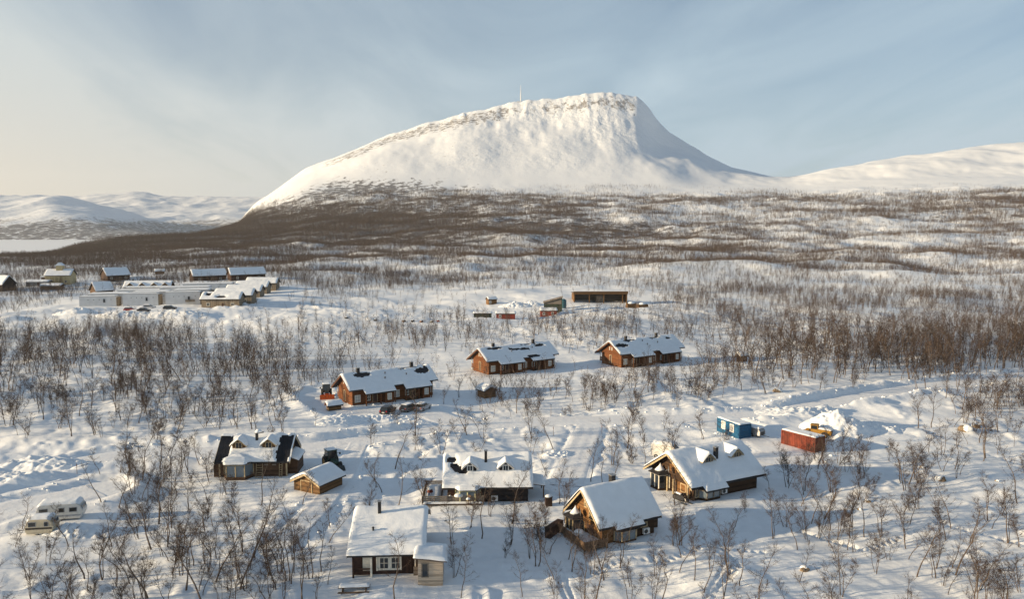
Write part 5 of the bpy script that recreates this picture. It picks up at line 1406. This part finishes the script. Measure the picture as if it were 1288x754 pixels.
# ------------------------------------------------------------------ birches
def blade(V, Fc, p0, p1, r0, r1, n=3, cap=False):
    d = p1-p0; L = np.linalg.norm(d)
    if L < 1e-6: return
    d = d/L
    a = np.cross(d, (0,0,1.0) if abs(d[2]) < .9 else (1.0,0,0)); a /= np.linalg.norm(a); b = np.cross(d, a)
    k = len(V)
    if r1 <= 0:
        for i in range(n):
            t = 2*math.pi*i/n; V.append(p0+(a*math.cos(t)+b*math.sin(t))*r0)
        V.append(p1)
        for i in range(n): Fc.append((k+i, k+(i+1)%n, k+n))
    else:
        for p, r in ((p0,r0),(p1,r1)):
            for i in range(n):
                t = 2*math.pi*i/n; V.append(p+(a*math.cos(t)+b*math.sin(t))*r)
        for i in range(n): Fc.append((k+i, k+(i+1)%n, k+n+(i+1)%n, k+n+i))
def grow(seed, stems, h, lod, bushy=1.0, spread=.16):
    """returns trunk and crown shapes; h in metres; lod 0 near, 1 middle, 2 far"""
    g = np.random.RandomState(seed)
    TV, TF, CV, CF = [], [], [], []
    nseg = (7, 4, 2)[lod]; nb = (20, 12, 7)[lod]; nt = (10, 5, 3)[lod]
    tw_r = (.009, .017, .042)[lod]; tw_l = (.55, .58, .75)[lod]
    for s in range(stems):
        ang = g.uniform(0, 2*math.pi); lean = g.uniform(.3, 1.0)*spread if stems > 1 else g.uniform(0, .5)*spread
        hh = h*(1 if s == 0 else g.uniform(.65, .98))
        pts = [np.array((math.cos(ang)*.12*(stems > 1), math.sin(ang)*.12*(stems > 1), -.4))]
        d = np.array((math.cos(ang)*lean, math.sin(ang)*lean, 1.0))
        for i in range(nseg):
            d = d+np.array((g.normal(0,.17), g.normal(0,.17), .08)); d /= np.linalg.norm(d)
            pts.append(pts[-1]+d*(hh+.4)/nseg)
        r0 = .012*hh*g.uniform(.85, 1.15)*(1 if stems < 3 else .8)
        rad = [r0*(1-.86*(i/nseg)**.9) for i in range(nseg+1)]
        for i in range(nseg): blade(TV, TF, pts[i], pts[i+1], rad[i]*(1, 1.1, 1.5)[lod], rad[i+1]*(1, 1.1, 1.5)[lod], (5, 3, 3)[lod])
        nbr = int(nb*bushy*g.uniform(.8, 1.15))
        for k in range(nbr):
            t0 = .18 if stems > 3 else .34; t = t0+(.98-t0)*((k+g.uniform(0,1))/nbr)**.85
            f = t*nseg; i = min(int(f), nseg-1); p = pts[i]+(pts[i+1]-pts[i])*(f-i)
            a2 = g.uniform(0, 2*math.pi); up = g.uniform(.2, 1.05)
            bl = hh*(.27*(1-t)+.09)*g.uniform(.7, 1.3)
            d = np.array((math.cos(a2), math.sin(a2), up)); d /= np.linalg.norm(d)
            q = [p]; ns = (3, 2, 1)[lod]
            for m_ in range(ns):
                d = d+np.array((g.normal(0,.16), g.normal(0,.16), .16)); d /= np.linalg.norm(d); q.append(q[-1]+d*bl/ns)
            br = (.018, .024, .04)[lod]*(.6+.4*(1-t))
            for m_ in range(ns): blade(CV, CF, q[m_], q[m_+1], br*(1-.7*m_/ns), br*(1-.7*(m_+1)/ns), 3)
            for j in range(int(nt*g.uniform(.7, 1.3)+.5)):
                u = g.uniform(.25, 1.0)*ns; m_ = min(int(u), ns-1); p2 = q[m_]+(q[m_+1]-q[m_])*(u-m_)
                d2 = d+np.array((g.normal(0,.7), g.normal(0,.7), g.normal(.02,.55))); d2 /= np.linalg.norm(d2)
                ln = tw_l*g.uniform(.5, 1.25)*min(1.0, h/6)
                e = p2+d2*ln
                blade(CV, CF, p2, e, tw_r, 0, 3)
                if lod == 0:
                    for _ in range(2):
                        p3 = p2+(e-p2)*g.uniform(.25, .8); d3 = d2+g.normal(0,.5,3); d3 /= np.linalg.norm(d3)
                        blade(CV, CF, p3, p3+d3*ln*.55, tw_r*.8, 0, 3)
    return TV, TF, CV, CF
def tree_mesh(name, V, Fc, m):
    me = bpy.data.meshes.new(name); me.from_pydata([tuple(v) for v in V], [], Fc); me.materials.append(M[m])
    return me
SHAPES = [(2, 6.2, 1.0, .22), (1, 6.8, 1.15, .12), (3, 5.6, .8, .30), (1, 5.4, .9, .18), (4, 5.0, .7, .34), (2, 7.2, 1.1, .16), (1, 6.2, .75, .10), (3, 6.4, .85, .24), (2, 4.2, .9, .30), (1, 7.6, .85, .2), (3, 4.6, .8, .4), (2, 5.8, 1.2, .26), (5, 3.2, .8, .45), (1, 4.6, 1.0, .3)]
BASE_H = [s[1] for s in SHAPES]
near_mesh = []
for i, (st, hh, bu, sp) in enumerate(SHAPES):
    TV, TF, CV, CF = grow(500+i, st, hh, 0, bu, sp)
    near_mesh.append((tree_mesh('birch_trunk', TV, TF, 'bark'), tree_mesh('birch_crown', CV, CF, 'twig')))
def joined(i, lod):
    st, hh, bu, sp = SHAPES[i]
    TV, TF, CV, CF = grow(500+i, st if lod < 2 else min(st, 2), hh, lod, bu, sp)
    k = len(TV); me = bpy.data.meshes.new('birch_kind')
    me.from_pydata([tuple(v) for v in TV+CV], [], TF+[tuple(j+k for j in f) for f in CF])
    me.materials.append(M['bark']); me.materials.append(M['twig'])
    me.polygons.foreach_set('material_index', [0]*len(TF)+[1]*len(CF)); me.update()
    return bpy.data.objects.new('birch_kind', me)

rs = np.random.RandomState(11)
def scatter(r0, r1, cell, dmax):
    """jittered candidates between two distances, thinned to the wanted density; returns x, y, digit"""
    a0, a1 = R(-39), R(39)
    area = (r1*r1-r0*r0)/2*(a1-a0); n = int(area*dmax)
    r = np.sqrt(rs.uniform(r0*r0, r1*r1, n)); a = rs.uniform(a0, a1, n)
    return r*np.sin(a), r*np.cos(a)
def place_birches(r0, r1, dmax, thin=1.0, clump=True):
    x, y = scatter(r0, r1, 0, dmax)
    z = H(x, y); D, dig = density(x, y, z)
    cl = np.ones_like(x)
    if clump: cl = np.clip(1.5*sstep(.26, .74, .6*vnoise(x/9, y/9, 601)+.4*vnoise(x/27, y/33, 603))+.32, 0, 2)
    if r1 > 400: cl = cl*np.clip(.5+1.1*sstep(.36, .66, .6*vnoise(x/95, y/120, 605)+.4*vnoise(x/37, y/60, 607)), 0, 2)
    cl = cl+(1.15-cl)*np.clip((dig-6.3)/2.2, 0, 1)*(1 if r1 > 400 else .5)
    keep = rs.uniform(0, 1, len(x)) < D*thin*cl/dmax
    x, y, z, dig = x[keep], y[keep], z[keep], dig[keep]
    ok = np.ones(len(x), bool)
    if r0 < 480:
        for p, w, b in ROADS: ok &= seg_dist(x, y, p) > w+.4
        for q, v in PLACE.items():
            o = dict(A=7.0, B=7.2, C=7.4, D=6.4, E=8.5, R1=11.5, R2=12.2, R3=12.6, shed=4.2, red=4.5, blue=4.5)[q]
            ok &= np.hypot(x-v[0], y-v[1]) > o
        for a, b, q in PADS[11:]: ok &= np.hypot(x-a, y-b) > q
    return x[ok], y[ok], z[ok], dig[ok]
NEAR_R = 330
nx_, ny_, nz_, nd_ = place_birches(74, NEAR_R, .44)
mx_, my_, mz_, md_ = place_birches(NEAR_R, 760, .44, .8)
fx_, fy_, fz_, fd_ = place_birches(760, 1500, .30, .85)
ux_, uy_, uz_, ud_ = place_birches(1500, 2750, .16, .5)
kind_n = rs.randint(0, len(SHAPES), len(nx_))
scl_n = rs.uniform(.62, 1.22, len(nx_))*np.where((ny_ > 150) & (nd_ > 6), np.where(nx_ > 20, 1.4, 1.2), 1.0)*np.where((ny_ > 140) & (ny_ < 230) & (np.abs(nx_) < 45), .85, 1.0)
rot_n = rs.uniform(0, 2*math.pi, len(nx_))
pxn, pyn = to_px(nx_, ny_, nz_)
hpx = np.array(BASE_H)[kind_n]*scl_n*F/ny_
inside = (pxn > -6) & (pxn < 1294) & (pyn < 762+.3*hpx)
order = np.argsort(-np.where(inside, hpx, -1))
N_IND = 300
single = order[:N_IND]
ZONES = [
 (-50, 410, 380, 565, 'leafless birch in the broad thicket behind the ploughed road on the left', 'birches of the left thicket'),
 (870, 1400, 380, 505, 'leafless birch in the dense wood right of the tiny red brown hut', 'birches of the dense right wood'),
 (560, 870, 440, 545, 'leafless birch between the ploughed road and the two farther row houses', 'birches below the row houses'),
 (410, 600, 380, 530, 'leafless birch near the row house with parked cars', 'birches round the row house with cars'),  # label true of every birch standing there: (x0, x1, y0, y1) in photograph pixels
 (-50, 130, 560, 690, 'leafless birch near the two parked caravans at the left edge', 'birches round the caravans'),
 (-50, 250, 690, 999, 'leafless birch in the thicket along the bottom left edge', 'birches along the bottom left'),
 (130, 260, 500, 690, 'leafless birch between the caravan lot and the cabin with black roof strips', 'birches beside the caravan lot'),
 (250, 435, 605, 999, 'leafless birch on the bank below the cabin with black roof strips', 'birches below the cabin with black roof strips'),
 (400, 560, 500, 999, 'leafless birch around the path between plank shed and brown foreground cabin', 'birches by the shed path'),
 (560, 700, 630, 999, 'leafless birch right of the brown foreground cabin near the bottom edge', 'birches right of the brown cabin'),
 (560, 720, 500, 630, 'leafless birch behind the black cabin beside the ploughed road', 'birches behind the black cabin'),
 (720, 905, 500, 600, 'leafless birch in the clump behind the golden cabin', 'birches behind the golden cabin'),
 (700, 880, 600, 999, 'leafless birch on the slope below the golden cabin', 'birches below the golden cabin'),
 (880, 1050, 560, 690, 'leafless birch between the brown log cabin and the red container', 'birches by the brown log cabin'),
 (880, 1090, 690, 999, 'leafless birch near the ski track along the bottom edge', 'birches near the ski track'),
 (1050, 1400, 640, 999, 'leafless birch on the wind combed slope in the lower right corner', 'birches in the lower right corner'),
 (1050, 1400, 470, 640, 'leafless birch on the open slope right of the red container', 'birches right of the red container'),
 (-99, 1400, 0, 999, 'leafless birch on the snowy slope among the houses', 'birches among the houses')]
for i in single:
    k = kind_n[i]
    lab, grp = next((z[4], z[5]) for z in ZONES if z[0] <= pxn[i] < z[1] and z[2] <= pyn[i] < z[3])
    st_ = ('single stemmed', 'twin stemmed', 'three stemmed', 'bushy many stemmed', 'bushy many stemmed')[SHAPES[k][0]-1]
    lab = ('tall ' if BASE_H[k]*scl_n[i] > 6.2 else 'short ' if BASE_H[k]*scl_n[i] < 4.4 else '')+st_+' '+lab
    t = thing('birch_tree', lab, 'birch tree', (nx_[i], ny_[i], nz_[i]-.05), rot_n[i], grp)
    t.scale = (scl_n[i],)*3; t.rotation_euler = (rs.normal(0, .06), rs.normal(0, .06), rot_n[i])
    for nm, me in zip(('trunk', 'crown'), near_mesh[k]):
        o = bpy.data.objects.new(nm, me); COL.objects.link(o); o.parent = t

def forest(name, label, groups, kinds, grp=None):
    """one stand of birches too many to count: points carrying turn, size and kind, each grown from a birch shape"""
    X = np.concatenate([g[0] for g in groups]); Y = np.concatenate([g[1] for g in groups]); Z = np.concatenate([g[2] for g in groups])
    S = np.concatenate([g[3] for g in groups]); n = len(X)
    me = bpy.data.meshes.new(name); me.vertices.add(n); me.vertices.foreach_set('co', np.stack([X, Y, Z-.1], -1).astype(np.float32).ravel())
    for a, v in (('turn', rs.uniform(0, 6.283, n)), ('size', S)):
        at = me.attributes.new(a, 'FLOAT', 'POINT'); at.data.foreach_set('value', v.astype(np.float32))
    at = me.attributes.new('which', 'INT', 'POINT'); at.data.foreach_set('value', rs.randint(0, len(kinds), n).astype(np.int32))
    ob = bpy.data.objects.new(name, me); COL.objects.link(ob)
    c = bpy.data.collections.new(name+'_kinds')
    for i, k in enumerate(kinds): k.name = 'birch_kind_%02d' % i; c.objects.link(k)
    ng = bpy.data.node_groups.new(name, 'GeometryNodeTree')
    ng.interface.new_socket('Geometry', in_out='INPUT', socket_type='NodeSocketGeometry'); ng.interface.new_socket('Geometry', in_out='OUTPUT', socket_type='NodeSocketGeometry')
    gi = ng.nodes.new('NodeGroupInput'); go = ng.nodes.new('NodeGroupOutput')
    ip = ng.nodes.new('GeometryNodeInstanceOnPoints'); ci = ng.nodes.new('GeometryNodeCollectionInfo')
    ci.inputs['Collection'].default_value = c; ci.inputs['Separate Children'].default_value = True; ci.inputs['Reset Children'].default_value = True
    def na(nm, ty):
        q = ng.nodes.new('GeometryNodeInputNamedAttribute'); q.data_type = ty; q.inputs['Name'].default_value = nm; return q.outputs['Attribute']
    cx_ = ng.nodes.new('ShaderNodeCombineXYZ'); ng.links.new(na('turn', 'FLOAT'), cx_.inputs[2])
    ng.links.new(gi.outputs[0], ip.inputs['Points']); ng.links.new(ci.outputs[0], ip.inputs['Instance'])
    ip.inputs['Pick Instance'].default_value = True
    ng.links.new(na('which', 'INT'), ip.inputs['Instance Index']); ng.links.new(cx_.outputs[0], ip.inputs['Rotation']); ng.links.new(na('size', 'FLOAT'), ip.inputs['Scale'])
    ng.links.new(ip.outputs[0], go.inputs[0])
    md = ob.modifiers.new('birches', 'NODES'); md.node_group = ng
    tag(ob, label, 'birch wood', None, 'stuff')
    return n
rest = order[N_IND:]
rest = rest
def fs(n, a=.7, b=1.15): return rs.uniform(a, b, n)
is0 = ny_[rest] < 175
r0, r1 = rest[is0], rest[~is0]
k0 = []
for i in range(len(SHAPES)):
    (tm, cm) = near_mesh[i]
    V0 = [v.co[:] for v in tm.vertices]; V1 = [v.co[:] for v in cm.vertices]
    me = bpy.data.meshes.new('birch_kind'); kk = len(V0)
    me.from_pydata(V0+V1, [], [tuple(p.vertices) for p in tm.polygons]+[tuple(j+kk for j in p.vertices) for p in cm.polygons])
    me.materials.append(M['bark']); me.materials.append(M['twig'])
    me.polygons.foreach_set('material_index', [0]*len(tm.polygons)+[1]*len(cm.polygons)); me.update()
    k0.append(bpy.data.objects.new('birch_kind', me))
n0 = forest('near_birch_wood', 'countless bare birches filling in among the cabins', [(nx_[r0], ny_[r0], nz_[r0], scl_n[r0])], k0)
n1 = forest('middle_birch_wood', 'countless bare birches around and behind the row houses', [(nx_[r1], ny_[r1], nz_[r1], scl_n[r1]), (mx_, my_, mz_, fs(len(mx_), .5, 1.0))], [joined(i, 1) for i in range(len(SHAPES))])
n2 = forest('far_birch_wood', 'brown mass of far birch wood covering the foot of the fell', [(fx_, fy_, fz_, fs(len(fx_), .6, 1.05)), (ux_, uy_, uz_, fs(len(ux_), 1.0, 1.6))], [joined(i, 2) for i in range(len(SHAPES))])
print('birches', len(single), n0, n1, n2)

# ------------------------------------------------------------------ clods thrown up along the ploughed edges
def clods():
    bm = bmesh.new(); bmesh.ops.create_icosphere(bm, subdivisions=1, radius=1.0)
    B = np.array([v.co[:] for v in bm.verts]); T3 = np.array([[v.index for v in f.verts] for f in bm.faces]); bm.free()
    P = []
    for p, w, b in ROADS[:1]+ROADS[2:]:
        Q = np.array(smooth_line(p, 6)); L = np.hypot(*np.diff(Q, axis=0).T).sum(); n = int(L*2.6)
        t = rs.uniform(0, 1, n)*(len(Q)-1); i = np.minimum(t.astype(int), len(Q)-2); f = (t-i)[:, None]
        c = Q[i]*(1-f)+Q[i+1]*f; d = Q[i+1]-Q[i]; d /= np.hypot(d[:,0], d[:,1])[:,None]
        o = (w+.3+np.abs(rs.normal(0, 1.1, n)))*rs.choice([-1, 1], n)
        q = c+np.stack([-d[:,1], d[:,0]], -1)*o[:,None]
        k = (np.hypot(q[:,0], q[:,1]) < 230) & (q[:,1] > 60)
        for other, ow, _ in ROADS: k &= seg_dist(q[:,0], q[:,1], other) > ow
        P.append(q[k])
    P = np.concatenate(P); n = len(P); s = .06+.26*rs.uniform(0, 1, n)**2.6
    z = H(P[:,0], P[:,1])
    V = B[None]*(s[:,None,None]*rs.uniform(.65, 1.25, (n, len(B), 1)))*np.array([1.1, 1, .8])+np.stack([P[:,0], P[:,1], z+s*.15], -1)[:,None]
    F3 = (T3[None]+(np.arange(n)*len(B))[:,None,None]).reshape(-1, 3)
    o = mesh_np('snow_clods', V.reshape(-1, 3), F3, M['snow'], False)
    tag(o, 'broken snow clods lying along the ploughed road edges', 'snow clods', None, 'stuff')
    return n
print('clods', clods())

# ------------------------------------------------------------------ thin winter haze filling the whole valley
def haze(density):
    m = bpy.data.materials.new('valley_haze'); m.use_nodes = True; nt = m.node_tree; nt.nodes.clear()
    v = nt.nodes.new('ShaderNodeVolumePrincipled'); o = nt.nodes.new('ShaderNodeOutputMaterial')
    v.inputs['Color'].default_value = (0.86, 0.92, 1.0, 1); v.inputs['Density'].default_value = density; v.inputs['Anisotropy'].default_value = 0.2
    nt.links.new(v.outputs[0], o.inputs['Volume'])
    b = MB().box(-13000, 8000, -7000, 10500, -62, 640).build('haze', m)
    b['kind'] = 'stuff'; b['label'] = 'thin pale winter haze over the valley'
haze(4.5e-5)
